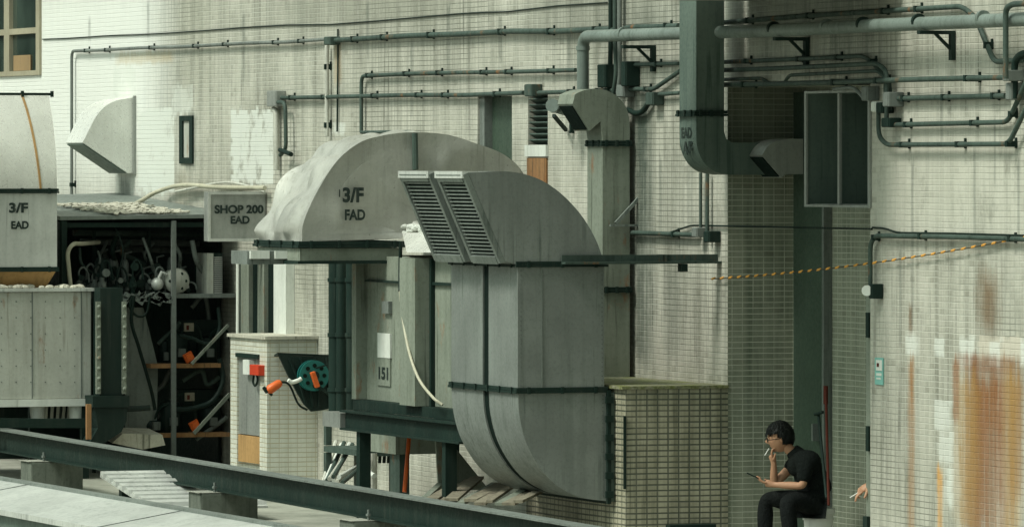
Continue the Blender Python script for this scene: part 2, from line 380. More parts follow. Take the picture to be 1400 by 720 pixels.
# ------------------------------------------------------------------ facade
REC_D = .62
recX0, recX1 = X(995), X(1190); recZ = Z(1090, 116)
holes = {
 'recess': (recX0, recX1, -.5, recZ),
 'win':  (X(-75), X(57), Z(30,104), Z(30,-60)),
 'slit': rw(247,158,265,224),
 'door': rw(653,131,700,232),
 'louv': rw(722,126,749,214),
}
def holed_wall(mb, x0, x1, z0, z1, holes, depth):
    xs = sorted({x0, x1, *[h[0] for h in holes], *[h[1] for h in holes]})
    zs = sorted({z0, z1, *[h[2] for h in holes if h[2] > z0], *[h[3] for h in holes]})
    for i in range(len(xs)-1):
        for j in range(len(zs)-1):
            cx, cz = (xs[i]+xs[i+1])/2, (zs[j]+zs[j+1])/2
            if any(h[0] < cx < h[1] and h[2] < cz < h[3] for h in holes): continue
            mb.face([(xs[i],0,zs[j]),(xs[i+1],0,zs[j]),(xs[i+1],0,zs[j+1]),(xs[i],0,zs[j+1])])
    for (a, b, c, d) in holes:
        c = max(c, z0)
        mb.face([(a,0,c),(a,depth,c),(a,depth,d),(a,0,d)]); mb.face([(b,0,c),(b,0,d),(b,depth,d),(b,depth,c)])
        mb.face([(a,0,d),(a,depth,d),(b,depth,d),(b,0,d)]); mb.face([(a,0,c),(b,0,c),(b,depth,c),(a,depth,c)])
bld = thing('tiled_building', 'large building with stained white tiled wall, window and deep service recess', 'building', (0,0,0))
m = MB(); holed_wall(m, -60, 26, -.3, 14, [holes[k] for k in ('win','slit','door','louv')] + [holes['recess']], .25)
m.face([(26,0,-.3),(26,12,-.3),(26,12,14),(26,0,14)]); m.face([(-60,0,14),(26,0,14),(26,12,14),(-60,12,14)])
m.face([(-60,12,-.3),(26,12,-.3),(26,12,14),(-60,12,14)])
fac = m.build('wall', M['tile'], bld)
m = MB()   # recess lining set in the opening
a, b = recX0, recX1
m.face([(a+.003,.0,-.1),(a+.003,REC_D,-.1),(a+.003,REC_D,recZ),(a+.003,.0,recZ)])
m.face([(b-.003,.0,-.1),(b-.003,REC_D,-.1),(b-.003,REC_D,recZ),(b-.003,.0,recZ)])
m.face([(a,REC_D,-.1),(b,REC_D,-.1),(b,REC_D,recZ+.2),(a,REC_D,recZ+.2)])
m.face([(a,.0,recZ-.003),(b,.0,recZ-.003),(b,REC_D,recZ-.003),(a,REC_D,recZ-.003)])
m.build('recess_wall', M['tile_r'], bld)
# service door in the recess
dx0, dx1 = X(1089, -REC_D+.02), X(1132, -REC_D+.02)
m = MB(); m.box(dx0, dx1, REC_D-.05, REC_D-.004, 0, recZ-.05)
dr = m.build('recess_door', M['dgreen'], bld)
m = MB(); m.box(dx1+.004, dx1+.05, REC_D-.08, REC_D-.003, 0, recZ-.05); m.build('door_frame', M['steel_e'], dr)
m = MB(); m.box(dx1-.14, dx1-.11, REC_D-.12, REC_D-.053, .95, 1.10); m.build('handle', M['steel_e'], dr)
# upper-left window
x0, x1, z0, z1 = holes['win']
m = MB(); fw = .16
yF0, yF1 = -.03, .08
m.box(x1-fw, x1-.002, yF0, yF1, z0+.002, z1); m.box(x0+.002, x0+fw, yF0, yF1, z0+.002, z1)
m.box(x0+fw, x1-fw, yF0, yF1, z0+.002, z0+.06); m.box(x0+fw, x1-fw, yF0, yF1, z1-.06, z1-.002)
wf = m.build('window', M['cream'], bld)
m = MB(); xm = X(11)
m.box(xm-.12, xm+.12, yF0+.01, yF1-.01, z0+.06, z1-.06); zm = Z(30, 43)
m.box(x0+fw, xm-.12, yF0+.012, yF1-.01, zm-.035, zm+.035); m.box(xm+.12, x1-fw, yF0+.012, yF1-.01, zm-.035, zm+.035)
xm2 = X(-32); m.box(xm2-.12, xm2+.12, yF0+.011, yF1-.011, z0+.06, zm-.035)
m.build('glazing_bar', M['cream'], wf)
m = MB(); m.box(x0+fw, x1-fw, .03, .045, z0+.06, z1-.06); m.build('pane', M['glass'], wf)
m = MB(); m.box(x0, x1-.002, .2, .24, z0, z1); m.build('blind', M['black'], wf)
m = MB(); a = W(17,101,.0); b = W(40,75,0); m.box(a.x, b.x, .012, .026, z0+.065, b.z); tag(m.build('cardboard_sheet', M['card']), 'brown cardboard propped in the lower pane of the corner window', 'cardboard')
# slit window
x0, x1, z0, z1 = holes['slit']
m = MB()
for (a,b,c,d) in ((x0,x0+.12,z0,z1),(x1-.12,x1,z0,z1),(x0+.12,x1-.12,z0,z0+.07),(x0+.12,x1-.12,z1-.06,z1)): m.box(a+.001,b-.001,-.02,.05,c+.001,d-.001)
wf = m.build('window', M['steel'], bld); tag(wf, 'narrow slit window')
m = MB(); m.box(x0+.12, x1-.12, .0, .02, z0+.07, z1-.06); m.build('pane', M['cab'], wf)
# green door opening
x0, x1, z0, z1 = holes['door']
m = MB(); m.box(x0+.15, x1-.002, .10, .14, z0, z1-.002); dd = m.build('door', M['dgreen'], bld)
m = MB(); m.box(x0+.002, x0+.14, .02, .12, z0, z1-.003); m.build('frame', M['steel_e'], dd)
# louvre vent
x0, x1, z0, z1 = holes['louv']
m = MB(); m.box(x0, x1, .16, .2, z0, z1); lv = m.build('vent', M['black'], bld)
n = 11
for i in range(n):
    zc = z0 + (i+.5)*(z1-z0)/n
    m = MB(); m.obox(((x0+x1)/2, .05, zc), ((x1-x0)/2-.01,0,0), (0,.040,-.022), (0,.004,.006)); m.build('slat', M['conduit'], lv)
m = MB(); a = rw(722,198,749,214); m.box(a[0]-.02, a[1]+.02, -.03, -.002, a[2], a[3])
m.build('sill', M['white'], lv)
m = MB(); a = rw(723,216,749,262); m.box(a[0], a[1], -.02, -.003, a[2], a[3])
tag(m.build('rusty_plate', M['rust']), 'rusty brown plate fixed to the wall under the louvre vent', 'metal plate')
# unseen slab added above the picture, shaped to shade the recess
m = MB(); m.box(recX0+.50, recX1+.7, -3.0, -.002, 4.80, 5.1)
tag(m.build('shade_slab', M['concrete']), 'unseen concrete slab added over the pipes to shade the recess', 'canopy')

# ------------------------------------------------------------------ lettering
def lettering(text, parent, pos, width, height, face='x', mat=None, name='lettering'):
    cu = bpy.data.curves.new(name, 'FONT'); cu.body = text; cu.size = 1; cu.align_x = 'CENTER'; cu.align_y = 'BOTTOM_BASELINE' if False else 'BOTTOM'
    cu.offset = .042; cu.space_line = .95
    to = bpy.data.objects.new('tmp', cu); COL.objects.link(to); bpy.context.view_layer.update()
    me = bpy.data.meshes.new_from_object(to.evaluated_get(bpy.context.evaluated_depsgraph_get()))
    bpy.data.objects.remove(to); bpy.data.curves.remove(cu)
    xs = [v.co.x for v in me.vertices]; ys = [v.co.y for v in me.vertices]
    sx, sy = width/(max(xs)-min(xs)), height/(max(ys)-min(ys)); cx, cy = (max(xs)+min(xs))/2, (max(ys)+min(ys))/2
    for v in me.vertices:
        a, b = (v.co.x-cx)*sx, (v.co.y-cy)*sy
        v.co = Vector((0, a, b)) if face == 'x' else Vector((a, 0, b))
    me.name = name; me.materials.clear(); me.materials.append(mat or M['ink'])
    o = bpy.data.objects.new(name, me); COL.objects.link(o); o.location = Vector(pos); attach(o, parent); return o
def text_s(text, parent, x, px0, py0, px1, py1, **k):      # x is nudged for buckled sheets by the caller      # on a face x = const
    a, b = S(px0, py1, x), S(px1, py0, x)
    return lettering(text, parent, (x+.009, (a.y+b.y)/2, (a.z+b.z)/2), abs(b.y-a.y), b.z-a.z, 'x', **k)
def text_w(text, parent, out, px0, py0, px1, py1, **k):
    a, b = W(px0, py1, out), W(px1, py0, out)
    return lettering(text, parent, ((a.x+b.x)/2, -out-.004, (a.z+b.z)/2), abs(b.x-a.x), b.z-a.z, 'y', **k)

def prof(px, x): return [S(p[0], p[1], x) for p in px]     # outline on a face x = const
def duct(px, x1, depth, mat, name='duct_body', parent=None, bevel=0, sm=None):
    m = MB(); m.prism(prof(px, x1), (-depth,0,0), (0,0,0)); return m.build(name, mat, parent, smooth=35, bevel=bevel)
def flange(parent, x0, x1, y0, y1, z, t=.022, h=.038, mat=None, bolts=True, name='flange'):
    m = MB()
    m.box(x0-t, x1+t, y0-t, y1+t, z-h/2, z-h*.1); m.box(x0-t*.8, x1+t*.8, y0-t*.8, y1+t*.8, z-h*.1+.002, z+h/2)
    if bolts:
        k = max(2, int((y1-y0)/.3))
        for i in range(k+1):
            yy = y0+(y1-y0)*(i+.3)/(k+.6); m.box(x1+t*.9, x1+t+.01, yy-.014, yy+.014, z-h*.6, z+h*.6)
        k = max(2, int((x1-x0)/.35))
        for i in range(k+1):
            xx = x0+(x1-x0)*(i+.3)/(k+.6); m.box(xx-.014, xx+.014, y0-t-.01, y0-t*.9, z-h*.6, z+h*.6)
    return m.build(name, mat or M['steel'], parent)

# ------------------------------------------------------------------ twin louvred duct
OB = .97                                                  # how far the tiled plinth stands out
TX1 = X(835, OB+.03)
t = thing('louvre_duct', 'tall twin grey duct with two slanted louvre mouths, curving into the tiled plinth', 'duct', (TX1-.8, -1.4, .2))
low = CR([(834,685),(790,678),(752,655),(724,615),(711,573),(708,533)], 6)
top = CR([(640,236),(700,235),(745,249),(783,280),(810,318),(826,357)], 6)
main_px = [tuple(p) for p in low] + [(708,362),(691,357)] + [tuple(p) for p in top] + [(826,533),(834,536),(834,685)]
yf = S(708,450,TX1).y; TX0 = X(617, -yf); xa = X(660, -yf); xb = X(668, -yf)
for (u0, u1) in ((TX0, xa), (xb, TX1)):
    m = MB(); m.prism(prof(main_px, TX1), (u0-TX1,0,0), (u1-TX1,0,0)); m.build('duct_body', M['twin'], t, smooth=35)
inner = [(832,670),(790,664),(760,645),(735,610),(722,570),(720,533),(720,362),(704,350),(655,250),(700,247),(740,260),(776,290),(800,322),(815,357),(815,533),(820,670)]
m = MB(); m.prism([p+Vector((0,.015,.004 if p.z < 1.5 else -.006)) for p in prof(main_px, TX1)], (xa-TX1-.01,0,0), (xb-TX1+.01,0,0)); m.build('gap_shade', M['black'], t)  # near-black strip paints the shade in the gap between the ducts
A, B = S(640,236,TX1), S(691,357,TX1)
tv = (B-A); L_ = tv.length; tn = tv.normalized(); nn = Vector((0, -tn.z, tn.y)); nn = nn if nn.y < 0 else -nn
for (u0, u1) in ((TX0, xa), (xb, TX1)):
    ux, uw = (u0+u1)/2, (u1-u0)/2
    c0 = (A+B)/2; c0.x = ux
    m = MB(); m.obox(c0+nn*.010, (uw-.02,0,0), tn*(L_/2-.03), nn*.004); pn = m.build('louvre', M['black'], t)
    fr = MB()
    for s_ in (-1, 1):
        fr.obox(c0+Vector((s_*(uw-.03),0,0))+nn*.026, (.028,0,0), tn*(L_/2), nn*.024)
    fr.obox(c0-tn*(L_/2-.03)+nn*.030, (uw-.06,0,0), tn*.035, nn*.028); fr.obox(c0+tn*(L_/2-.03)+nn*.030, (uw-.06,0,0), tn*.035, nn*.028)
    fr.build('frame', M['galv_d'], pn)
    cp = MB(); cp.box(u0+.01, u1-.01, A.y-.05, A.y+.10, A.z-.05, A.z+.012); cp.build('top_lip', M['galv_l'], t)
    ns = 20; sm_ = MB()
    for i in range(ns):
        cc = c0 - tn*(L_/2-.09) + tn*((L_-.18)*i/(ns-1)) + nn*.036
        sm_.obox(cc, (uw-.062,0,0), (tn*.8+nn*.3).normalized()*.006, Vector((0,.0,0))+(nn*.35-tn*.55).normalized()*.0022)
    sm_.build('slats', M['galv_d'], pn)
yb = S(827,450,TX1).y
flange(t, TX0, TX1, yf, yb, S(760,361,TX1).z, t=.025, h=.05)
flange(t, TX0, TX1, yf, yb, S(760,533,TX1).z, t=.025, h=.05)
a, b = S(835,688,TX1), S(835,533,TX1)
m = MB(); m.box(TX0-.04, TX1+.04, yb+.012, yb+.045, a.z, b.z)
for i in range(6):
    zz = a.z+(b.z-a.z)*(i+.5)/6; m.box(TX1+.035, TX1+.06, yb-.01, yb+.06, zz-.03, zz+.03)
m.build('wall_flange', M['steel'], t)
m = MB(); a = S(835,688,TX1); m.box(TX0, TX1+.02, yb+.047, -OB-.002, a.z+.02, b.z-.02); m.build('collar', M['green'], t)
m = MB()
for px_, y0_, y1_ in ((712,370,526),(823,370,526),(824,540,676)):
    for i in range(26):
        p = S(px_, y0_+(y1_-y0_)*i/25, TX1); m.box(TX1+.001, TX1+.005, p.y-.005, p.y+.005, p.z-.005, p.z+.005)
m.build('rivets', M['steel_e'], t)
m = MB(); p1, p2 = S(741,364,TX1), S(741,530,TX1); m.box(TX1+.001, TX1+.006, p1.y-.006, p1.y+.006, p2.z, p1.z); m.build('seam', M['galv_d'], t)

# ------------------------------------------------------------------ tiled plinth
PX0, PX1 = TX0-.5, recX0
pz = S(900,527,PX1).z
pl = thing('tiled_plinth', 'tiled plinth with black grout and a mossy top, between twin duct and seated man', 'plinth', ((PX0+PX1)/2,-OB/2,0))
m = MB(); m.box(PX0, PX1+.012, -OB, -.003, -.02, pz-.03); m.build('wall', M['tile_box'], pl)
m = MB(); m.box(PX0-.03, PX1+.03, -OB-.04, -.002, pz-.028, pz); m.build('top_slab', M['moss'], pl)
for (a_, b_, c_, d_) in ((852,568,856,668),):
    m = MB(); p1, p2 = S(a_,d_,PX1+.012), S(b_ if False else a_+3, b_ if False else 568, PX1+.012); m.box(PX1+.013, PX1+.03, p1.y, p2.y, p1.z, p2.z); m.build('edge_strip', M['steel'], pl)
m = MB(); p1, p2 = S(910,722,PX1+.012), S(973,715,PX1+.012); m.box(PX1+.014, PX1+.12, p1.y, p2.y, p1.z, p2.z); m.build('rail', M['steel'], pl)

# ------------------------------------------------------------------ small elbow riser duct behind
SX1 = X(862, .05)
t = thing('elbow_duct', 'slim galvanised riser with small elbow mouth, rising from the mossy plinth', 'duct', (SX1-.2,-.2,pz))
body = [(824,519),(824,196),(822,186),(812,168),(808,178),(760,143)] 
topc = CR([(775,138),(790,127),(808,122),(830,124),(848,136),(858,152),(861,172),(861,196)], 4)
pts = [(824,519),(824,190),(821,166),(806,179),(783,142)] + [tuple(p) for p in topc[3:]] + [(861,519)]
dw = SX1 - X(803, -S(824,300,SX1).y)
duct(pts, SX1, dw, M['aged'], parent=t)
p1, p2 = S(806,179,SX1), S(783,142,SX1); c = (p1+p2)/2; v = (p2-p1); vn = v.normalized(); nn2 = Vector((0,-abs(vn.z),-abs(vn.y))).normalized()
m = MB(); m.obox(c+Vector((-dw/2,0,0))+nn2*.006, (dw/2-.03,0,0), vn*(v.length/2-.02), nn2*.004); m.build('mouth', M['black'], t)
for yy in (196, 396):
    flange(t, SX1-dw, SX1, S(824,300,SX1).y, S(861,300,SX1).y, S(840,yy,SX1).z, t=.02, h=.05, mat=M['steel'])
m = MB(); m.bar(S(876,268,SX1+.05), S(842,305,SX1+.05), .03, .03); m.bar(S(877,252,SX1+.05), S(877,312,SX1+.05), .025, .03); m.bar(S(834,308,SX1+.05), S(880,308,SX1+.05), .03, .02); m.build('bracket', M['galv_d'], t)

# ------------------------------------------------------------------ hanging duct with elbow into the recess
HX1 = recX0 + .42
yfH = S(952,100,HX1).y; hw = HX1 - X(929, -yfH)
t = thing('hanging_duct', 'shaded green square duct hanging from above and turning into the recess', 'duct', (HX1-.2,-.3,3.2))
elb = CR([(952,175),(953,200),(961,220),(976,234),(998,239)], 5)
pts = [(952,-90)] + [tuple(p) for p in elb] + [(1060,239),(1108,239),(1108,196),(1060,195),(1001,195),(993,190),(990,180),(990,-90)]
duct(pts, HX1, hw, M['green'], parent=t)
flange(t, HX1-hw, HX1, yfH, S(990,100,HX1).y, S(970,155,HX1).z, t=.03, h=.05)
text_w('EAD', t, -yfH, 932,174,946,189); text_w('A/F', t, -yfH, 934,193,947,212)
# cowl beside it
CX1 = HX1 + .30
t = thing('wall_cowl', 'small green curved cowl poking out of the recess beside hanging duct', 'vent cowl', (CX1-.2,.3,3.3))
pts = [(1069,243),(1042,212)] + [tuple(p) for p in CR([(1042,212),(1050,200),(1062,193),(1078,190),(1098,190)],4)[1:]] + [(1098,238),(1075,238)]
cw = .42
duct(pts, CX1, cw, M['galv'], parent=t)
p1, p2 = S(1069,243,CX1), S(1042,212,CX1); c = (p1+p2)/2; v = p2-p1; vn = v.normalized(); n3 = Vector((0,-abs(vn.z),-abs(vn.y))).normalized()
m = MB(); m.obox(c+Vector((-cw/2,0,0))+n3*.006, (cw/2-.02,0,0), vn*(v.length/2-.02), n3*.004); m.build('mouth', M['black'], t)
# open plenum box in the recess
bx0, bx1 = X(1100, .02), X(1189, .02); zb, zt = Z(1150,282,.02), Z(1150,125,.02)
t = thing('plenum_box', 'big open green sheet metal box with two dark bays high in recess', 'duct box', ((bx0+bx1)/2,.3,zb))
m = MB(); th_ = .012
m.box(bx0, bx0+th_, .0, REC_D-.01, zb, zt); m.box(bx1-th_, bx1-.004, .0, REC_D-.01, zb, zt)
m.box(bx0+th_, bx1-th_, .0, REC_D-.01, zb, zb+th_); m.box(bx0+th_, bx1-th_, .0, REC_D-.01, zt-th_, zt)
m.box(bx0+th_, bx1-th_, REC_D-.03, REC_D-.012, zb+th_, zt-th_)
m.build('casing', M['green'], t)
m = MB(); m.box(bx0+.03, bx1-.03, .02, REC_D-.04, zb+th_+.002, zb+th_+.006); m.build('lit_floor', M['galv'], t)  # paler plate paints the light on the box's inner floor
m = MB(); e = .03
for (a_,b_) in ((bx0-.01,bx0+.035),(bx1-.045,bx1-.004)): m.box(a_,b_,-.02,-.002,zb-.01,zt+.01)
m.box(bx0+.035,bx1-.045,-.02,-.002,zb-.008,zb+.012); m.box(bx0+.035,bx1-.045,-.02,-.002,zt-.012,zt+.008)
m.build('rim', M['galv'], t)
m = MB(); xm = X(1145,.02); m.box(xm-.02,xm+.02,-.012,.012,zb+.014,zt-.014); m.build('divider', M['galv'], t)

# ------------------------------------------------------------------ wall hood (left)
HXa = X(185, .0) 
t = thing('wall_hood', 'pale curved metal hood on the bright left wall beside the slit window', 'vent hood', (HXa-.3,-.3,3.4))
pts = [(183,236),(175,237),(113,195)] + [tuple(p) for p in CR([(113,195),(122,177),(131,160),(142,147),(158,138),(184,133)],4)[1:]]
hwd = .70
duct(pts, HXa, hwd, M['galv_w'], parent=t)
p1, p2 = S(175,237,HXa), S(113,195,HXa); c=(p1+p2)/2; v=p2-p1; vn=v.normalized(); n3=Vector((0,-abs(vn.z),-abs(vn.y))).normalized()
m = MB(); m.obox(c+Vector((-hwd/2,0,0))+n3*.008, (hwd/2-.02,0,0), vn*(v.length/2-.02), n3*.005); m.build('mouth', M['green'], t)
m = MB(); a, b = S(185,238,HXa+.02), S(185,131,HXa+.02); m.box(HXa+.002, HXa+.04, -.03, -.003, a.z, b.z); m.build('wall_flange', M['galv'], t)

# ------------------------------------------------------------------ gooseneck FAD
GX1 = X(720, .15); gw = 1.30
t = thing('gooseneck_duct', 'big crumpled half round hood duct stencilled FAD, arching over behind the twin duct', 'duct', (GX1-.6,-1.2,2.3))
outer = [tuple(p) for p in CR([(413,330),(415,304),(433,263),(460,221),(490,196),(520,186),(560,181),(610,184),(650,196),(690,212),(717,240),(728,290)],5)]
inner_ = [(728,480),(640,480),(640,345),(622,318),(590,304),(565,308),(549,326)]
m = MB(); P = prof(outer+inner_, GX1); m.prism([(p.lerp(S(590,335,GX1), .16) if i < len(outer) else p) for i, p in enumerate(P)], (-gw+.01,0,0), (-.02,0,0)); m.build('inner_body', M['goose'], t, smooth=35)
from mathutils import noise as mnoise
fine_outer = [tuple(p) for p in CR([(413,330),(415,304),(433,263),(460,221),(490,196),(520,186),(560,181),(610,184),(650,196),(690,212),(717,240),(728,290)],12)]
PF = prof(fine_outer, GX1); m = MB(); NX = 30; gridv = []
cen = S(590,330,GX1)
for i, p in enumerate(PF):
    row = []
    for j in range(NX+1):
        f = j/NX; q = p+Vector((-gw*f,0,0)); rad = (q-Vector((q.x,cen.y,cen.z))).normalized()
        env = min(1, f*5)*min(1, i/6)
        a_ = mnoise.noise(q*1.7+Vector((3,1,7)))*.11 + abs(mnoise.noise(q*2.4+Vector((1,5,2))))*.15 - .04 - .05*f
        row.append(m.b.verts.new(q+rad*a_*env))
    gridv.append(row)
for i in range(len(PF)-1):
    for j in range(NX): m.b.faces.new((gridv[i][j],gridv[i+1][j],gridv[i+1][j+1],gridv[i][j+1]))
m.build('dented_skin', M['goose_lit'], t, smooth=60)
# side sheet: fan of slightly buckled triangles meeting at cross-break lines
m = MB(); hub = [S(*q, GX1) for q in ((500,285),(590,250),(660,270))]; sb = prof(fine_outer[::3]+inner_, GX1)
rows = 7; rings_ = []
cc_ = S(575,262,GX1)
for r_i in range(rows+1):
    rr_ = []
    for p in sb:
        q = p.lerp(cc_, r_i/rows*.999); amp = min(1, r_i/1.5)
        q = Vector((GX1 + amp*(.045*mnoise.noise(Vector((q.y*1.9,q.z*1.9,4.0)))+.05*abs(mnoise.noise(Vector((q.y*1.1+q.z*1.3,q.z*.9-q.y,9.0))))-.03), q.y, q.z)); rr_.append(m.b.verts.new(q))
    rings_.append(rr_)
for r_i in range(rows):
    for k_ in range(len(sb)): m.b.faces.new((rings_[r_i][k_], rings_[r_i][(k_+1)%len(sb)], rings_[r_i+1][(k_+1)%len(sb)], rings_[r_i+1][k_]))
m.build('side_sheet', M['goose'], t, smooth=40)
ya, yb_ = S(412,340,GX1).y, S(549,340,GX1).y; zt_, zb_ = S(480,331,GX1).z, S(480,356,GX1).z
flange(t, GX1-gw, GX1, ya, yb_, zt_-.02, t=.05, h=.06)
m = MB(); m.box(GX1-gw+.01, GX1+.02, ya-.02, yb_+.0, zb_, zt_-.055); m.build('collar', M['aged'], t)
m = MB(); m.box(GX1-gw-.02, GX1+.05, ya-.05, yb_+.03, zb_-.03, zb_-.002); m.build('bottom_flange', M['steel'], t)
text_s('3/F', t, GX1+.03, 468,256,497,277); text_s('FAD', t, GX1+.03, 471,286,499,301)
m = MB(); a = S(464,262,GX1); m.box(GX1+.006, GX1+.008, a.y-.006, a.y+.006, a.z-.05, a.z+.02); m.build('drip_mark', M['ink'], t)
# ledge piece under the hood, left
m = MB(); p, q = S(338,352,GX1-.4), S(412,358,GX1-.4); m.box(GX1-.9, GX1-.4, p.y, q.y, q.z-.02, p.z+.06); 
t2 = m.build('bracket_rail', M['steel_e']); tag(t2, 'dark bracket rail projecting left under the crumpled hood duct', 'bracket')
for i in range(2):
    m = MB(); p, q = S(341+i*34,343,GX1-.398), S(367+i*36,352,GX1-.398); m.box(GX1-.398, GX1-.36, p.y, q.y, q.z-.01, p.z); m.build('clip', M['white'], t2)

# conduit stub over the gooseneck
# ------------------------------------------------------------------ shop duct
SHX = X(357, .0) + .2
t = thing('shop_duct', 'grey box duct stencilled SHOP 200 EAD, left of crumpled hood', 'duct', (SHX,-1,2.8))
a, b = S(284,330,SHX), S(372,262,SHX)
m = MB(); m.box(SHX-.14, SHX, a.y, -.01, a.z, b.z); m.build('duct_body', M['galv'], t, bevel=.006)
m = MB()
for (p,q,r,s_) in ((a.y,-.01,a.z,a.z+.03),(a.y,-.01,b.z-.03,b.z),(a.y,a.y+.03,a.z+.03,b.z-.03)): m.box(SHX+.001, SHX+.012, p, q, r, s_)
m.build('edge_trim', M['galv_l'], t)
text_s('SHOP 200', t, SHX, 293,280,360,292); text_s('EAD', t, SHX, 315,295,341,306)
m = MB(); m.tube([S(284,300,SHX-.05)+Vector((0,0,-.6)), S(284,300,SHX-.05)], .02); 

# ------------------------------------------------------------------ far left 3/F EAD duct + cabinet
CX = -8.2
a, b = S(-90,398,CX), S(125,398,CX); zc0, zc1 = S(60,545,CX).z, b.z
t = thing('air_handling_cabinet', 'large pale steel cabinet with rivets under the leftmost duct', 'cabinet', ((CX-1),(a.y+b.y)/2,zc0))
m = MB(); m.box(CX-2.2, CX, a.y, b.y, zc0, zc1); m.build('casing', M['cab'], t, bevel=.01)
m = MB(); m.box(CX-2.23, CX+.03, a.y-.03, b.y+.03, zc1+.001, zc1+.035); m.build('lid', M['galv_l'], t)
m = MB()
for px_ in (111, 44, -20):
    p = S(px_, 470, CX); m.box(CX+.001, CX+.006, p.y-.006, p.y+.006, zc0, zc1)
for px_ in range(-80, 120, 20):
    for py_ in range(412, 540, 22):
        p = S(px_+2, py_, CX); m.box(CX+.001, CX+.004, p.y-.006, p.y+.006, p.z-.006, p.z+.006)
m.build('rivet_seams', M['steel_e'], t)
m = MB(); m.box(CX-2.2, CX+.02, a.y, b.y+.02, zc0-.08, zc0-.002); m.build('base_rail', M['white'], t)
for yy in (a.y+.1, b.y-.06):
    for xx in (CX-2.1, CX-.06): m = MB(); m.box(xx-.04, xx+.04, yy-.04, yy+.04, 0, zc0-.082); m.build('leg', M['steel'], t)
# duct
DX = CX-.15
t = thing('exhaust_duct', 'pale duct stencilled 3/F EAD at left edge, curved top with a rust line', 'duct', (DX-.5, S(30,395,DX).y, zc1+.04))
yl, yr = S(-95,300,DX).y, S(78,300,DX).y
z_br, z_f2, z_f1, z_top = zc1+.04, S(40,368,DX).z, S(40,261,DX).z, S(40,129,DX-.4).z
wd = 1.5
R = 2.1; pr = [(0, z_f1)]
for i in range(1, 13):
    f = radians(33)*i/12; pr.append((-R*(1-cos(f)), z_f1+R*sin(f)*(z_top-z_f1)/(R*sin(radians(33)))))
pr2 = pr + [(-wd, z_top-.05), (-wd, z_f1)]
m = MB(); m.prism([Vector((DX+q[0], 0, q[1])) for q in pr2], (0,yl,0), (0,yr,0)); m.build('curved_top', M['galv_w'], t, smooth=30)  # whiter than the body: highlight on the curve put into the colour
m = MB(); m.box(DX-wd, DX, yl, yr, z_f2, z_f1-.002); m.build('duct_body', M['galv_l'], t)
m = MB(); m.hexa([(DX-wd+.1,yl,z_br),(DX-.12,yl,z_br),(DX-.12,yr-.09,z_br),(DX-wd+.1,yr-.09,z_br),(DX-wd,yl,z_f2-.002),(DX,yl,z_f2-.002),(DX,yr,z_f2-.002),(DX-wd,yr,z_f2-.002)]); m.build('skirt', M['ply'], t)
flange(t, DX-wd, DX, yl, yr, z_f1, t=.02, h=.05); flange(t, DX-wd, DX, yl, yr, z_f2, t=.02, h=.05)
m = MB(); m.box(DX-wd, DX-.33, yl, yr+.02, z_top-.015, z_top+.015)
for i in range(5): m.box(DX-.34, DX-.31, yl+.1+.33*i, yl+.13+.33*i, z_top-.03, z_top+.035)
m.build('top_flange', M['steel'], t)
m = MB()                                           # rust line down the curve
yc = S(41,200,DX).y
for i in range(len(pr)-1, 0, -1):
    f0, f1 = pr[i], pr[i-1]; t0 = i/12.0; t1 = (i-1)/12.0
    y0_, y1_ = yc+.12*(1-t0)**.8, yc+.12*(1-t1)**.8
    p = Vector((DX+f0[0]+.004, y0_, f0[1])); q = Vector((DX+f1[0]+.004, y1_, f1[1])); m.bar(p, q, .008, .022, up=(0,1,0)) if False else m.bar(p, q, .024, .006, up=(1,0,.3))
m.build('rust_line', M['ply'], t)
text_s('3/F', t, DX, 12,277,38,291); text_s('EAD', t, DX, 15,302,39,313)
m = MB()
for i in range(40):
    p = Vector((DX+random.uniform(-.1,.1), random.uniform(yl+.2, yr+.25), zc1+.045)); r_ = random.uniform(.02,.05)
    m.ball(p, r_, (1,1.4,.7), 6, 4)
tag(m.build('rubble', M['debris']), 'pale broken plaster rubble scattered on the cabinet lid', 'rubble', kind='stuff')
def hose(pts, r, mat, name, label, cat, group=None, parent=None):
    m = MB(); m.tube(CR(pts,6), r, 8); o = m.build(name, M[mat], parent, smooth=60)
    return o if parent else tag(o, label, cat, group)
ORD = ['first','second','third','fourth','fifth','sixth','seventh','eighth','ninth','tenth','eleventh','twelfth','thirteenth','fourteenth','fifteenth']
# ------------------------------------------------------------------ lean-to with condensing units
RX = -8.7
ry0, ry1 = S(82,300,RX).y, -.02
t = thing('lean_to_shelter', 'dark lean-to shelter with grey roof sheet and open side, left of shop duct', 'shelter', (RX-1.5,-1,0))
zr = S(180,298,RX).z
m = MB(); m.hexa([(RX-4.5,ry0,zr+.17),(RX,ry0,zr-.02),(RX,ry1,zr+.0),(RX-4.5,ry1,zr+.21),(RX-4.5,ry0,zr+.2),(RX,ry0,zr+.02),(RX,ry1,zr+.04),(RX-4.5,ry1,zr+.25)]); m.build('roof', M['galv_d'], t)
m = MB(); m.box(RX-4.4,RX-4.36,ry0,ry1,0,zr+.1); m.box(RX-4.35,RX-.6,ry1-.03,ry1,0,zr+.02); m.box(RX-4.35,RX-.05,ry0+.01,ry0+.04,.9,zr-.04); m.build('shade_sheet', M['tarp'], t)  # dark sheets added to paint the shade inside the shelter
m = MB()
p = S(238,300,RX); m.box(RX-.04,RX,p.y-.025,p.y+.025,0,zr-.03)
m.build('post', M['steel_e'], t)
m = MB(); p = S(88,300,RX); m.box(RX-.05,RX-.003,p.y-.03,p.y+.03,.6,zr-.03); m.build('post', M['steel'], t)
m = MB(); m.box(RX-.09,RX-.05,ry0+.02,ry1,zr-.1,zr-.05); m.build('roof_rail', M['steel'], t)
m = MB()
rr = random.Random(3)
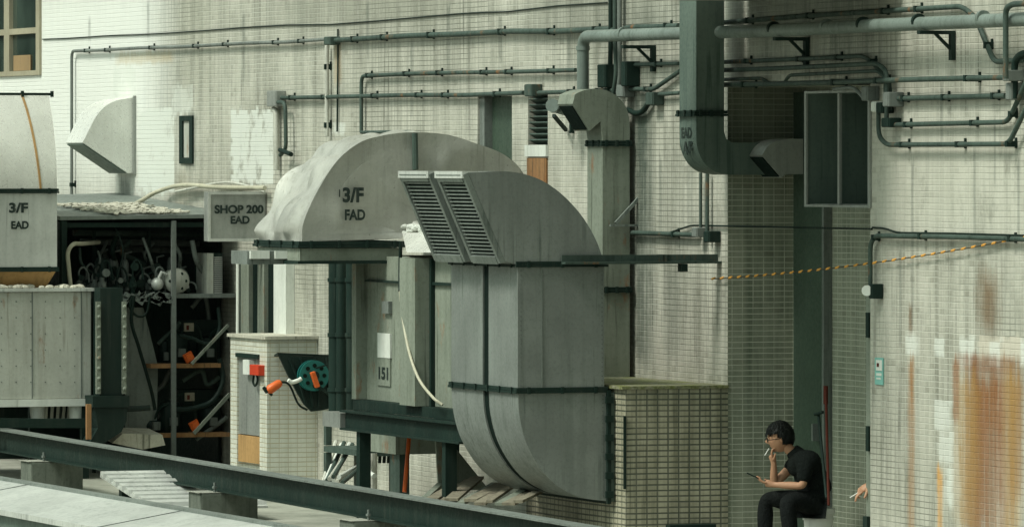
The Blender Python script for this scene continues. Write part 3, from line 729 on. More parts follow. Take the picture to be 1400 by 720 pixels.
for i in range(260):
    q = S(rr.uniform(150,262), 292, RX); xx = RX-rr.uniform(.05,2.2); zz = zr+.035+(RX-xx)*.042
    a_ = rr.uniform(0,pi); l_ = rr.uniform(.03,.13)
    m.obox((xx,q.y,zz+.02), (cos(a_)*l_,sin(a_)*l_,rr.uniform(-.01,.015)), (-sin(a_)*.022,cos(a_)*.022,.004), (0,0,.006))
tag(m.build('debris', M['debris']), 'heap of pale splintered debris on the shelter roof', 'debris', kind='stuff')
# shelving
t = thing('equipment_rack', 'open steel rack under the shelter roof with three rusty-edged shelves', 'rack', (RX-.4,-.9,0))
def shelf(px0, px1, py, mat):
    a, b = S(px0,py,RX-.06), S(px1,py,RX-.06); m = MB(); m.box(RX-.75,RX-.06,a.y,b.y,a.z-.025,a.z+.02); return m.build('shelf', mat, t), a.y, b.y, a.z+.02
sh1 = shelf(128,322,405,M['steel_e']); sh2 = shelf(206,302,500,M['rust']); sh3 = shelf(192,314,595,M['rust'])
m = MB()
for px_ in (131, 206, 308):
    p = S(px_,400,RX-.7); m.box(RX-.78,RX-.76,p.y-.02,p.y+.02,0,zr-.15)
m.build('upright', M['steel'], t)
m = MB(); m.bar(S(262,497,RX-.04), S(312,444,RX-.04), .03); m.build('brace', M['aged'], t)
m = MB(); m.bar(S(265,592,RX-.04), S(314,538,RX-.04), .035); m.build('brace', M['aged'], t)
def compressor(px, py, x, r, h, label, lie=False, shade='black'):
    p = S(px, py, x); c = thing('compressor', label, 'compressor', p, 'compressors on the rack shelves')
    m = MB()
    if lie: m.tube([p+Vector((0,-h/2,r)), p+Vector((0,-h/2+.04,r)), p+Vector((0,h/2-.04,r)), p+Vector((0,h/2,r))], [r*.6,r,r,r*.6], 14)
    else: m.tube([p+Vector((0,0,.02)), p+Vector((0,0,h*.12)), p+Vector((0,0,h*.8)), p+Vector((0,0,h*.94)), p+Vector((0,0,h))], [r*.9,r,r,r*.8,r*.3], 14)
    m.build('body', M['tarp'] if shade == 'black' else M[shade], c, smooth=40)
    m = MB(); m.box(p.x-r,p.x+r,p.y-r*1.3,p.y+r*1.3,p.z+.002,p.z+.02); m.build('base', M['steel'], c)
    m = MB(); q = p+Vector((r*.5,0,h*.8 if not lie else 2*r)); m.tube(CR([q, q+Vector((.05,.05,.12)), q+Vector((.05,.18,.14)), q+Vector((0,.26,-.02)), q+Vector((0,.28,-.2))],5), .014, 8); m.build('pipe', M['steel'], c, smooth=60)
    m = MB(); q = p+Vector((r+.02,0,r)); m.box(q.x-.02,q.x+.03,q.y-.04,q.y+.04,q.z-.04,q.z+.05); m.build('terminal_box', M['steel_e'], c)
    return c
xs_ = RX-.35
compressor(243,497,xs_,.12,.34,'black compressor on the middle shelf beside the orange cap')
compressor(225,497,xs_-.1,.08,.26,'smaller black compressor at the back of middle shelf')
compressor(232,592,xs_,.13,.36,'black compressor on the bottom shelf behind the grey post')
compressor(210,592,xs_,.08,.20,'low black compressor at left end of bottom shelf', lie=True)
compressor(286,592,xs_-.1,.13,.3,'black compressor at right end of bottom shelf')
compressor(282,497,xs_-.1,.12,.3,'black compressor at right end of middle shelf')
for i, (px_, py_, lab) in enumerate(((258,488,'orange cap block standing on the middle shelf'), (266,581,'orange cap block standing on the bottom shelf'))):
    p = S(px_,py_,RX-.1); m = MB(); m.obox(p, (.02,0,0), (0,.045,.025), (0,-.025,.045)); m.obox(p+Vector((.03,0,0)), (.01,0,0), (0,.03,.012), (0,-.012,.03))
    tag(m.build('cap_block', M['orange']), lab, 'cap block')
for px_, py_, lab in ((258,447,'pale printed notice card on dark unit above middle shelf'), (259,542,'pale printed notice card on dark unit above bottom shelf')):
    p = S(px_,py_,RX-.2); c = thing('notice_card', lab, 'notice', p); m = MB(); m.box(p.x,p.x+.01,p.y-.055,p.y+.055,p.z-.045,p.z+.045); m.build('card', M['planks'], c)
    m = MB(); m.box(p.x+.011,p.x+.014,p.y-.03,p.y+.0,p.z-.03,p.z+.02); m.build('mark', M['redpole'], c)
# unit behind cards
for py_, lab in ((497,'dark boxy condensing unit standing on the middle shelf'),(592,'dark boxy condensing unit standing on the bottom shelf')):
    a = S(244,py_,RX-.45); b = S(300,py_-60,RX-.45); c = thing('condensing_unit', lab, 'cooling unit', a); m = MB(); m.box(RX-.8,RX-.45,a.y,b.y,a.z+.004,b.z); m.build('casing', M['tarp'], c)
    m = MB()
    for i in range(7): m.box(RX-.449,RX-.44,a.y+.04,b.y-.04,a.z+.06+i*.05,a.z+.075+i*.05)
    m.build('grille', M['steel'], c)
# valves row on the top shelf
rr = random.Random(11)
for i in range(15):
    px_ = 108+i*10.5; h_ = rr.uniform(.18,.36); xx = RX-rr.uniform(.12,.5); p = S(px_,402,xx); p.z = sh1[3]+.002
    if px_ > 225: h_ *= .6
    c = thing('valve_set', ORD[i]+' upright valve from the left in the crowded row on the top shelf', 'valve', p, 'valves and pipework on the top shelf')
    m = MB(); m.tube([p, p+Vector((0,0,h_*.55))], .028, 8); m.tube([p+Vector((0,0,h_*.2)), p+Vector((0,0,h_*.4))], .05, 10); m.tube([p+Vector((-.06,0,h_*.3)), p+Vector((.07,.0,h_*.3))], .022, 8); m.build('valve', rr.choice([M['steel_e'],M['steel'],M['steel'],M['galv_d'],M['tarp']]), c, smooth=40)
    m = MB(); q = p+Vector((0,0,h_*.55)); m.tube(CR([q, q+Vector((0,0,h_*.4)), q+Vector((0,.05,h_*.55)), q+Vector((0,.1,h_*.3)), q+Vector((.02,.11,-.02))],4), .012, 7); m.build('pipe', rr.choice([M['steel'],M['steel_e'],M['cable']]), c, smooth=60)
    m = MB(); q = p+Vector((.06,rr.uniform(-.03,.03),h_*rr.uniform(.4,.9))); m.tube([q, q+Vector((.03,0,0))], rr.choice([.03,.045,.025]), 12); m.build('gauge', rr.choice([M['steel'],M['galv_l'],M['steel_e'],M['steel']]), c)
# pipework filling the shelter
rr = random.Random(21)
kinds = [('steel_e','grey'),('galv_d','grey'),('conduit','greenish'),('steel','black'),('galv_d','grey')]
for i in range(15):
    x_ = RX-rr.uniform(.15,1.6); q0 = rr.uniform(100,300); q1 = q0+rr.uniform(-35,45); y0_ = rr.uniform(320,345); y1_ = rr.uniform(375,402)
    P_ = [S(q0,y0_,x_), S(q0+rr.uniform(-14,14),(y0_+y1_)/2-8,x_+.05), S((q0+q1)/2,(y0_+y1_)/2+8,x_-.05), S(q1,y1_-8,x_), S(q1+rr.uniform(-5,5),y1_,x_)]
    hose(P_, rr.uniform(.012,.03), kinds[i%5][0], 'pipe', ORD[i]+' bent pipe from the front among the pipework under the shelter roof', 'pipe', 'bent pipes under the shelter roof')
for i in range(9):
    x_ = RX-rr.uniform(.5,.68); q = 135+i*19+rr.uniform(-5,5); p = S(q,401,x_); p.z = sh1[3]+.002; h_ = rr.uniform(.2,.42); r_ = rr.uniform(.045,.085)
    c = thing('receiver_tank', ORD[i]+' upright dark tank from the left in back row of the top shelf', 'tank', p, 'tanks at the back of the top shelf')
    m = MB(); m.tube([p, p+Vector((0,0,h_*.85)), p+Vector((0,0,h_*.96)), p+Vector((0,0,h_))], [r_,r_,r_*.75,r_*.2], 14); m.build('tank', M[('conduit','steel_e','galv_d','tarp')[i%4]], c, smooth=40)
    m = MB(); m.tube([p+Vector((0,0,h_)), p+Vector((0,0,h_+.06)), p+Vector((.0,.08,h_+.08))], .012, 7); m.build('pipe', M['steel_e'], c)
for i, (q0,q1,yy,mat) in enumerate(((100,280,318,'conduit'),(110,275,330,'steel_e'),(160,282,340,'galv_d'))):
    m = MB(); m.tube([S(q0,yy,RX-1.0-.3*i), S(q1,yy+3,RX-1.0-.3*i)], .035, 10); tag(m.build('ceiling_pipe', M[mat]), ORD[i]+' horizontal pipe from the top hanging under the shelter roof', 'pipe')
for i, (q0,y0_,q1,y1_,x_,mat) in enumerate(((262,420,300,400+60,-.62,'galv_d'),(205,540,240,500,-.5,'steel_e'),(250,520,300,515,-.3,'conduit'),(216,470,246,440,-.4,'conduit'),(268,600,310,570,-.3,'steel_e'))):
    hose([S(q0,y0_,RX+x_), S((q0+q1)/2,y0_-14,RX+x_), S((q0+q1)/2+8,y1_+10,RX+x_), S(q1,y1_,RX+x_)], .026, mat, 'hose', ORD[i]+' short hose from the top coiling between the lower shelves', 'hose', 'hoses between the lower shelves')
# white motor
p = S(243,384,RX-.12); c = thing('motor', 'pale round electric motor with bolted face on the top shelf', 'motor', p)
m = MB(); m.tube([p+Vector((-.25,0,0)), p+Vector((-.02,0,0)), p+Vector((0,0,0)), p+Vector((.03,0,0))], [.12,.14,.12,.06], 16)
m.build('body', M['cab'], c, smooth=40)
m = MB(); [m.ball(p+Vector((.01,cos(k*pi/3)*.09,sin(k*pi/3)*.09)), .018, (1,1,1), 6, 4) for k in range(6)]; m.build('bolts', M['steel'], c)
p = S(215,388,RX-.12); c = thing('flask', 'small pale bulbous vessel beside the round motor', 'vessel', p); m = MB(); m.ball(p, .07); m.tube([p+Vector((0,0,.03)), p+Vector((0,.05,.13)), p+Vector((0,.1,.1))], .02, 8); m.build('body', M['galv_l'], c, smooth=60)
p = S(131,383,RX-.12)
# finned unit
a, b = S(283,403,RX-.1), S(305,346,RX-.1); c = thing('finned_condenser', 'pale finned condenser standing at right end of top shelf', 'cooling unit', ((a.x),(a.y+b.y)/2,a.z))
m = MB(); m.box(RX-.5,RX-.1,a.y,b.y-.11,a.z+.002,b.z); m.build('casing', M['cab'], c)
m = MB(); m.box(RX-.48,RX-.12,b.y-.108,b.y,a.z+.002,b.z); m.build('core', M['tarp'], c)
m = MB(); [m.box(RX-.119,RX-.095,b.y-.10,b.y-.01,a.z+.02+i*.0225,a.z+.03+i*.0225) for i in range(18)]; m.build('fins', M['galv_l'], c)
# loose hoses
hose([S(97,395,RX+.05),S(94,365,RX+.05),S(93,345,RX+.05),S(100,334,RX+.05),S(112,333,RX-.1),S(135,331,RX-.5)], .024, 'hose', 'hose', 'cream hose rising from the cabinet lid and bending under the shelter roof', 'hose')
hose([S(180,404,RX),S(178,420,RX),S(188,432,RX),S(200,428,RX),S(205,405,RX)], .014, 'cable', 'cable', 'black cable loop hanging below the top shelf', 'cable')
hose([S(183,404,RX),S(180,440,RX),S(190,475,RX),S(206,530,RX),S(212,560,RX)], .02, 'cable', 'hose', 'long black hose hanging from the top shelf down the slanted sheet', 'hose')
hose([S(238,560,RX-.1),S(262,558,RX-.1),S(290,548,RX-.1),S(305,520,RX-.1),S(300,490,RX-.1)], .03, 'tarp', 'hose', 'thick black hose curling up from the bottom shelf compressors', 'hose')
hose([S(245,458,RX-.08),S(262,462,RX-.08),S(286,470,RX-.08),S(300,450,RX-.1),S(298,420,RX-.1)], .022, 'tarp', 'hose', 'black hose looping behind the middle shelf notice card', 'hose')
hose([S(150,295,RX-.2),S(168,340,RX-.1),S(160,380,RX-.1)], .01, 'cable', 'cable', 'thin black cable hanging from shelter roof over the valves', 'cable')
# slanted grey sheet
m = MB(); P = [S(170,420,RX-.3),S(196,420,RX-.3),S(216,500,RX-.3),S(214,596,RX-.3),S(172,596,RX-.3)]; m.prism(P, (-.02,0,0), (0,0,0)); tag(m.build('sheet_panel', M['galv_d']), 'slanted grey sheet leaning between black downpipe and rack', 'sheet panel')
m = MB()
rs = random.Random(5)
for k in range(26):
    px_, py_ = rs.uniform(150,228), rs.uniform(402,412); p = S(px_,py_,RX-.02)
    m.obox(p, (.02,rs.uniform(-.01,.01),0), (0,rs.uniform(.02,.07),rs.uniform(-.05,.02)), (0,.01,.02))
tag(m.build('rag_heap', M['steel_e']), 'ragged tangle of scraps drooping over the top shelf edge', 'rags', kind='stuff')
# plaster board scrap
m = MB(); m.prism([S(153,605,RX+.6),S(168,592,RX+.6),S(222,594,RX+.6),S(226,608,RX+.6),S(195,614,RX+.6)], (-.5,0,.05), (0,0,0)); tag(m.build('board_scrap', M['debris']), 'pale broken board scrap lying below the leaning grey sheet', 'board')

# black downpipe
px_ = -7.95
t = thing('black_downpipe', 'fat black square downpipe with socket and bent foot beside the pale cabinet', 'pipe', S(150,610,px_))
m = MB(); a, b = S(137,400,px_), S(168,540,px_); m.box(px_-.3,px_,a.y,b.y,b.z,a.z+.05); m.build('pipe', M['tarp'], t)
m = MB()
for q in (135, 170):
    a, b = S(q-3,412,px_+.02), S(q+3,538,px_+.02); m.box(px_-.02,px_+.02,a.y,b.y,b.z,a.z)
    for i in range(9):
        zz = b.z+(a.z-b.z)*(i+.5)/9; m.ball((px_+.03,(a.y+b.y)/2,zz), .022, (1,1,1), 6, 4)
m.build('edge_strip', M['aged'], t)
m = MB(); a, b = S(127,541,px_+.06), S(177,556,px_+.06); m.box(px_-.36,px_+.06,a.y,b.y,b.z,a.z)
P = [S(130,556,px_+.04),S(174,556,px_+.04),S(173,575,px_+.04),S(166,590,px_+.04),S(140,607,px_+.04),S(123,604,px_+.04),S(134,585,px_+.04)]
m.prism(P, (-.34,0,0), (0,0,0)); m.build('foot', M['tarp'], t)
hose([S(172,559,px_-.1),S(190,558,px_-.1),S(205,557,px_-.1)], .03, 'tarp', 'branch_pipe', None, None, parent=t)
# pipes and clutter below the cabinet
m = MB(); a, b = S(0,582,-8), S(118,573,-8); m.bar(S(-90,578,-8), S(116,578,-8), .06, .10); 
tag(m.build('ground_rail', M['steel']), 'dark steel rail running under the pale cabinet above the long beam', 'rail')
for i, (px1_, mat, lab) in enumerate(((51,'galv_l','pale bucket under the cabinet, beside the dark rail'),(104,'white','white canister under the right end of the cabinet'))):
    p = S(px1_,577,-8.3); m = MB(); m.tube([p, p+Vector((0,0,.2))], [.07,.085], 14); tag(m.build('canister', M[mat], smooth=40), lab, 'canister')
m = MB()
for q in (62,70,78,86,93): m.tube([S(q,578,-8.5), S(q+2,552,-8.5)], .018, 7)
tag(m.build('pipe_stubs', M['conduit_l']), 'row of short pale pipe stubs under the cabinet', 'pipes')
p = S(122,590,-7.8); m = MB(); m.bar(S(121,600,-7.8), S(121,552,-7.8), .05); tag(m.build('post', M['rust']), 'short rusty post at the right end of the cabinet', 'post')

# ------------------------------------------------------------------ wall behind, service door next to kiosk
t = thing('service_door', 'tall dark doorway with grey frame strips, behind the small tiled kiosk', 'door', (X(355),-.05,0))
def wbox(mb, px0, py0, px1, py1, o0, o1):
    a, b = W(px0,py1,o1), W(px1,py0,o1); mb.box(a.x,b.x,-o1,-o0,a.z,b.z)
m = MB(); wbox(m, 326,352,376,640,.003,.03); m.build('opening_shade', M['black'], t)  # flat black panel paints the shade of the open doorway
m = MB(); wbox(m, 329,354,340,640,.032,.08); wbox(m, 352,354,361,640,.032,.08); m.build('frame', M['aged'], t)
m = MB(); wbox(m, 374,358,391,640,.004,.10); m.build('jamb', M['white'], t)
m = MB(); m.tube([W(325,354,.35),W(325,470,.35)], .018, 8); m.box(W(325,354,.35).x-.03, W(325,354,.35).x+.03, -.36,-.03, W(325,356,.35).z, W(325,353,.35).z); tag(m.build('pole', M['white']), 'thin pale upright pole at left of the dark doorway', 'pole')
m = MB(); m.tube([W(393,350,.03),W(393,458,.03)], .012, 8); m.box(W(392,372,.05).x,W(397,372,.05).x,-.06,-.003,W(390,372,.05).z,W(390,364,.05).z); tag(m.build('thin_conduit', M['conduit']), 'thin dark conduit with a box beside the white jamb', 'conduit')

# ------------------------------------------------------------------ white tiled kiosk
KO = .56
kx0, kx1 = X(315,KO), X(365,KO); kz = Z(340,462,KO)
t = thing('tiled_kiosk', 'small white tiled kiosk with grey metal door and hose reel on its side', 'kiosk', ((kx0+kx1)/2,-KO/2,0))
kmb = MB(); dxa, dxb = X(324,KO), X(355,KO); dza, dzb = Z(340,594,KO), Z(340,483,KO)
kmb.box(kx0, dxa, -KO, -.003, 0, kz); kmb.box(dxb, kx1, -KO, -.003, 0, kz); kmb.box(dxa, dxb, -KO, -.003, dzb, kz); kmb.box(dxa+.001, dxb-.001, -KO+.06, -.004, 0, dzb)
kmb.build('wall', M['tile_w'], t)
m = MB(); m.box(kx0-.03,kx1+.03,-KO-.03,-.002,kz+.002,kz+.035); m.build('cap', M['debris'], t)
m = MB(); m.box(dxa+.01,dxb-.01,-KO+.02,-KO+.055,dza,dzb-.05); kd = m.build('door', M['galv'], t)
m = MB(); m.box(dxa+.002,dxb-.002,-KO-.02,-KO+.05,dzb-.045,dzb-.003); m.build('lintel', M['steel'], t)
m = MB(); m.box(dxa+.01,dxb-.01,-KO+.01,-KO+.055,Z(340,632,KO),dza-.01); m.build('lower_panel', M['ply'], t)
m = MB(); wbox(m, 332,492,341,511,KO-.018,KO+.04); tag(m.build('switch_box', M['white']), 'white switch box beside the red box on the kiosk door', 'switch box')
c = thing('alarm_box', 'red box with black cable loop fixed to the grey kiosk door', 'alarm box', W(346,505,KO))
m = MB(); wbox(m, 341,499,353,512,KO-.018,KO+.07); m.build('casing', M['red'], c, bevel=.006)
m = MB(); m.tube(CR([W(351,512,KO+.03),W(352,520,KO+.03),W(349,527,KO+.03),W(346,522,KO+.03),W(347,513,KO+.03)],5), .012, 7); m.build('cable', M['cable'], c)
# tarp + hose reel on the side of the kiosk
KX = kx1+.42
c = thing('tarp', 'black tarpaulin draped over side of the white kiosk behind the green hose reel', 'tarpaulin', S(410,482,KX))
P = [S(378,482,KX),S(402,486,KX),S(430,487,KX),S(455,485,KX),S(455,556,KX),S(440,560,KX),S(424,562,KX),S(414,552,KX),S(404,535,KX),S(392,512,KX)]
m = MB(); m.prism(P, (.01,0,0), (.045,0,0)); m.build('sheet', M['tarp'], c)
m = MB(); m.hexa([(kx1+.03,P[0].y+.1,P[0].z-.05),(KX+.044,P[0].y,P[0].z-.015),(KX+.044,-.004,P[3].z-.015),(kx1+.03,-.004,P[3].z-.05),(kx1+.03,P[0].y+.1,P[0].z-.03),(KX+.046,P[0].y,P[0].z+.004),(KX+.046,-.004,P[3].z+.004),(kx1+.03,-.004,P[3].z-.03)]); m.build('top_sheet', M['tarp'], c)
m = MB()
for q0, q1 in (((395,490),(418,552)),((430,489),(436,556)),((446,488),(450,552)),((410,488),(428,556))):
    m.tube(CR([S(*q0,KX+.05),S((q0[0]+q1[0])/2+2,(q0[1]+q1[1])/2,KX+.06),S(*q1,KX+.05)],4), .014, 6)
m.build('folds', M['tarp'], c)
rx = KX+.12; rc = S(428,513,rx)
c = thing('hose_reel', 'teal hose reel with orange crank hanging against black tarpaulin', 'hose reel', rc)
R_ = 21/9000*(CAM-rc).length
m = MB(); m.tube([rc+Vector((-.05,0,0)), rc+Vector((-.03,0,0))], R_, 28); m.tube([rc+Vector((.03,0,0)), rc+Vector((.05,0,0))], R_, 28)
m.build('flange', M['teal'], c, smooth=40)
m = MB(); m.tube([rc+Vector((-.029,0,0)), rc+Vector((.029,0,0))], R_*.72, 24); m.build('coil', M['cable'], c, smooth=40)
m = MB()
for k in range(8):
    a_ = k*pi/4; p = rc+Vector((.052, cos(a_)*R_*.66, sin(a_)*R_*.66)); m.tube([p, p+Vector((.004,0,0))], R_*.14, 10)
m.build('spokes_holes', M['black'], c)
m = MB(); m.tube([rc+Vector((.051,0,0)), rc+Vector((.07,0,0))], R_*.3, 14); m.build('hub', M['steel'], c)
m = MB(); m.bar(S(427,508,rx+.10), S(434,529,rx+.10), .055, .05); m.build('crank', M['orange'], c, bevel=.008)
m = MB(); m.bar(S(434,528,rx+.08), S(452,540,rx+.08), .06, .03); m.bar(S(432,503,rx+.07), S(448,498,rx+.07), .015); m.build('arm', M['steel'], c)
hose([S(394,519,rx+.05),S(399,522,rx+.05),S(407,520,rx+.05),S(412,517,rx+.05)], .022, 'white', 'hose_tail', None, None, parent=c)
c = thing('spray_gun', 'orange spray gun with black nozzle hanging in front of the kiosk', 'spray gun', S(375,530,KX+.1))
m = MB(); m.tube([S(365,534,KX+.1),S(369,532,KX+.1),S(381,524,KX+.1),S(384,522,KX+.1)], [.03,.05,.045,.03], 12); m.build('handle', M['orange'], c, smooth=40)
m = MB(); m.tube([S(360,529,KX+.1),S(366,535,KX+.1)], [.018,.03], 10); m.tube([S(366,534,KX+.1),S(372,540,KX+.1)], .015, 8); m.build('nozzle', M['cable'], c)
hose([S(384,522,KX+.1),S(392,523,KX+.1),S(398,530,KX+.08),S(408,552,KX+.06),S(420,560,KX+.06)], .012, 'cable', 'cable', None, None, parent=c)

# ------------------------------------------------------------------ bundle of dark risers
GRP = 'bundle of dark green pipes right of the kiosk'
for i, (px0, wd_, o) in enumerate(((459,.075,.30),(467,.055,.42),(474,.06,.30),(481,.06,.42))):
    m = MB(); a = W(px0,345,o); b = W(px0,570,o); m.tube([(a.x,-o,a.z),(a.x,-o,b.z)], wd_, 12)
    for k in range(3): zz = b.z+(a.z-b.z)*(k+.5)/3; m.tube([(a.x,-o,zz-.02),(a.x,-o,zz+.02)], wd_+.012, 12)
    tag(m.build('riser_pipe', M['steel'], smooth=40), ORD[i]+' dark vertical pipe from the left in the bundle right of the kiosk', 'pipe', GRP)

# ------------------------------------------------------------------ fan housing on steel frame
HO = 1.62
hx0, hx1 = X(490,HO), X(640,HO); hz0, hz1 = Z(520,548,HO), Z(560,352,HO)
t = thing('fan_housing', 'aged grey-green cabinet housing with upright columns behind the twin duct', 'cabinet', ((hx0+hx1)/2,-HO/2,hz0))
m = MB(); m.box(hx0,hx1,-HO+.05,-.75,hz0,hz1); m.build('casing', M['aged'], t)
for q0,q1,o0,o1 in ((489,495,.0,.06),(563,584,.0,.12)): a_,b_ = X(q0,HO),X(q1,HO); m = MB(); m.box(a_,b_,-HO-o1,-HO+.049,hz0-.0,hz1); m.build('column', M['aged'], t)
m = MB(); a_,b_ = X(554,HO),X(562,HO); m.box(a_,b_,-HO+.0,-HO+.049,hz0,hz1); m.build('dark_slot', M['black'], t)
m = MB()
for py_ in (388,): m.box(X(585,HO),hx1-.02,-HO+.02,-HO+.048,Z(600,py_+2,HO),Z(600,py_-2,HO))
m.box(X(585,HO)+.01,X(588,HO),-HO+.01,-HO+.048,hz0,hz1); m.box(X(496,HO),X(553,HO),-HO+.02,-HO+.048,Z(520,386,HO),Z(520,383,HO)); m.build('seam', M['steel'], t)
m = MB(); m.box(hx0-.02,hx1+.02,-HO-.05,-.72,hz0-.10,hz0-.003); m.build('base_rail', M['steel'], t)
m = MB(); wbox(m, 516,456,533,488,HO-.049,HO-.03); tag(m.build('label_plate', M['white'], t), 'white label plate'); 
m = MB(); wbox(m, 515,490,533,526,HO-.049,HO-.035); m.build('stained_plate', M['aged'], t)
text_w('151', t, HO-.035, 518,502,531,518)
m = MB(); wbox(m, 522,412,531,428,HO-.049,HO-.01); m.build('handle_box', M['steel_e'], t)
m = MB(); m.hexa([tuple(W(556,345,HO+.1)),tuple(W(612,345,HO+.1)),tuple(W(612,345,HO-.5)),tuple(W(556,345,HO-.5)),tuple(W(550,318,HO-.2)),tuple(W(596,318,HO-.2)),tuple(W(596,318,HO-.5)),tuple(W(550,318,HO-.5))])
tag(m.build('sloped_cap', M['galv_w']), 'pale sloped metal cap between crumpled hood and twin duct', 'cap')
m = MB(); rs = random.Random(8)
for k in range(22):
    p = W(rs.uniform(546,580), rs.uniform(309,318), HO-.25); m.ball(p, rs.uniform(.03,.06), (1,1,.5), 7, 5)
tag(m.build('foam_lump', M['white']), 'lumpy white foam on top of the pale sloped cap', 'foam', kind='stuff')
hose([W(547,398,HO+.10),W(549,420,HO+.10),W(554,455,HO+.12),W(562,490,HO+.14),W(574,520,HO+.16),W(592,543,HO+.16),W(605,553,HO+.1)], .014, 'hose', 'drain_hose', 'cream drain hose hanging down the front of the aged housing', 'hose')
hose([W(548,330,HO+.05),W(547,365,HO+.05),W(547,398,HO+.10)], .018, 'cable', 'cable', 'black cable dropping beside the hood onto the cream hose', 'cable')
# stand
FO = HO+.12
t = thing('steel_stand', 'dark steel stand with four legs carrying the aged housing', 'stand', ((hx0+hx1)/2,-1.2,0))
zt0 = hz0-.104
m = MB(); m.box(hx0-.03,hx1+.2,-FO,-FO+.06,zt0-.17,zt0-.02); m.box(hx0-.06,hx1+.22,-FO-.05,-FO+.10,zt0-.02,zt0); m.box(hx0-.06,hx1+.22,-FO-.05,-FO+.10,zt0-.19,zt0-.17); m.build('front_rail', M['steel'], t)
m = MB(); m.box(hx0-.03,hx1+.2,-.85,-.79,zt0-.17,zt0-.02); m.build('rear_rail', M['steel'], t)
hose([W(165,288,.9),W(190,276,.4),W(215,262,.12),W(250,253,.08),W(300,256,.08),W(362,257,.08)], .025, 'hose', 'hose', 'cream pipe curving up from the shelter roof along the wall above shop duct', 'hose')
hose([W(240,262,.1),W(300,250,.07),W(330,252,.07),W(362,262,.08)], .014, 'conduit_l', 'cable', 'thin pale cable lying over the cream pipe above the shop duct', 'cable')
for q in (491, 608):
    for o in (FO, .85):
        xx = X(q, FO); m = MB(); m.box(xx-.05,xx+.05,-o-.01,-o+.10,.012,zt0-.192); m.box(xx-.14,xx+.14,-o-.05,-o+.14,0,.011); m.build('leg', M['steel'], t)
m = MB(); m.box(hx0-.6,hx0-.07,-FO-.04,-FO+.5,Z(450,582,FO),Z(450,562,FO)); tag(m.build('cable_tray', M['galv']), 'short pale steel tray at the left end of the dark stand', 'tray')
# basin and clutter under the stand
BO = 1.0
bx_a, bx_b = X(498,BO), X(541,BO)
c = thing('wash_basin', 'stained grey basin on a pipe leg under the steel stand', 'basin', ((bx_a+bx_b)/2,-BO,0))
za, zb2 = Z(520,618,BO), Z(520,582,BO)
m = MB(); m.box(bx_a,bx_b,-BO,-BO+.03,za,zb2); m.box(bx_a,bx_b,-.55,-.52,za,zb2); m.box(bx_a,bx_a+.03,-BO+.03,-.55,za,zb2); m.box(bx_b-.03,bx_b,-BO+.03,-.55,za,zb2); m.box(bx_a+.03,bx_b-.03,-BO+.03,-.55,za,za+.03); m.build('bowl', M['aged'], c)
m = MB(); m.tube([W(509,619,BO-.2),(W(509,619,BO-.2).x,-BO+.2,.0)], .05, 10); m.build('leg', M['conduit_l'], c)
m = MB(); a_ = X(445,.9); b_ = X(497,.9); m.box(a_,b_,-.92,-.5,Z(470,620,.9),Z(470,612,.9)); m.box(a_,a_+.08,-.92,-.86,0,Z(470,621,.9)); m.box(b_-.1,b_-.02,-.92,-.86,0,Z(470,621,.9)); m.box(a_,a_+.08,-.6,-.54,0,Z(470,621,.9)); m.box(b_-.1,b_-.02,-.6,-.54,0,Z(470,621,.9))
m.box(a_,a_+.08,-.92,-.86,Z(470,611,.9),Z(470,585,.9))
tag(m.build('low_bench', M['conduit']), 'low grey steel bench left of the stained basin', 'bench')
rs = random.Random(2)
for i in range(9):
    a_ = W(440+i*3.5+rs.uniform(-2,2), 655+rs.uniform(-4,4), 1.0+i*.04); b_ = W(462+i*4+rs.uniform(-3,3), 610+rs.uniform(-8,8), .6)
    if i > 5: b_ = W(470+i*4, 632, .6)
    m = MB(); m.tube([a_, b_], .022, 8); tag(m.build('leaning_tube', M[('conduit_l','white','conduit')[i%3]]), ORD[i]+' tube from the left in the bunch leaning under the grey bench', 'tube', 'tubes leaning under the bench')
for i in range(7):
    m = MB(); m.tube([W(513+i*6,632,.5), W(515+i*6,600,.5)], .018, 8); tag(m.build('pipe_stub', M['cable']), ORD[i]+' short dark pipe stub from the left, beside the stained basin', 'pipe', 'dark pipe stubs beside the basin')
hose([W(499,620,.9),W(500,636,.9),W(506,646,.9),W(512,650,.9)], .025, 'white', 'hose', 'short white waste hose curving under the basin', 'hose')
m = MB(); m.tube([W(560,588,1.2), W(553,672,1.3)], .022, 8); tag(m.build('red_pole', M['orange']), 'thin orange-red pole leaning under the steel stand', 'pole')
m = MB(); m.box(X(540,.9),X(553,.9),-.95,-.85,0,Z(548,582,.9)); tag(m.build('post', M['conduit']), 'grey square post between basin and orange pole', 'post')
# planks under the twin duct
rs = random.Random(4)
for i in range(11):
    a_ = W(578+i*13, 684+rs.uniform(-3,5), 1.9); b_ = W(618+i*13+rs.uniform(-6,10), 652+rs.uniform(-6,6)+i*1.2, 1.0)
    a_.z = max(a_.z,.03); b_.z = max(b_.z,.05)
    m = MB(); m.bar(a_, b_, rs.uniform(.05,.13), .025); tag(m.build('plank', M['planks'] if i%4 else M['aged']), ORD[i]+' timber plank from the left in the pile below the twin duct', 'plank', 'planks piled under the twin duct')
m = MB(); m.prism([S(596,600,1.6),S(612,598,1.6),S(668,668,1.6),S(600,672,1.6)], (-.03,0,0), (0,0,0)); tag(m.build('leaning_board', M['aged']), 'worn board leaning behind the foot of the stand', 'board')
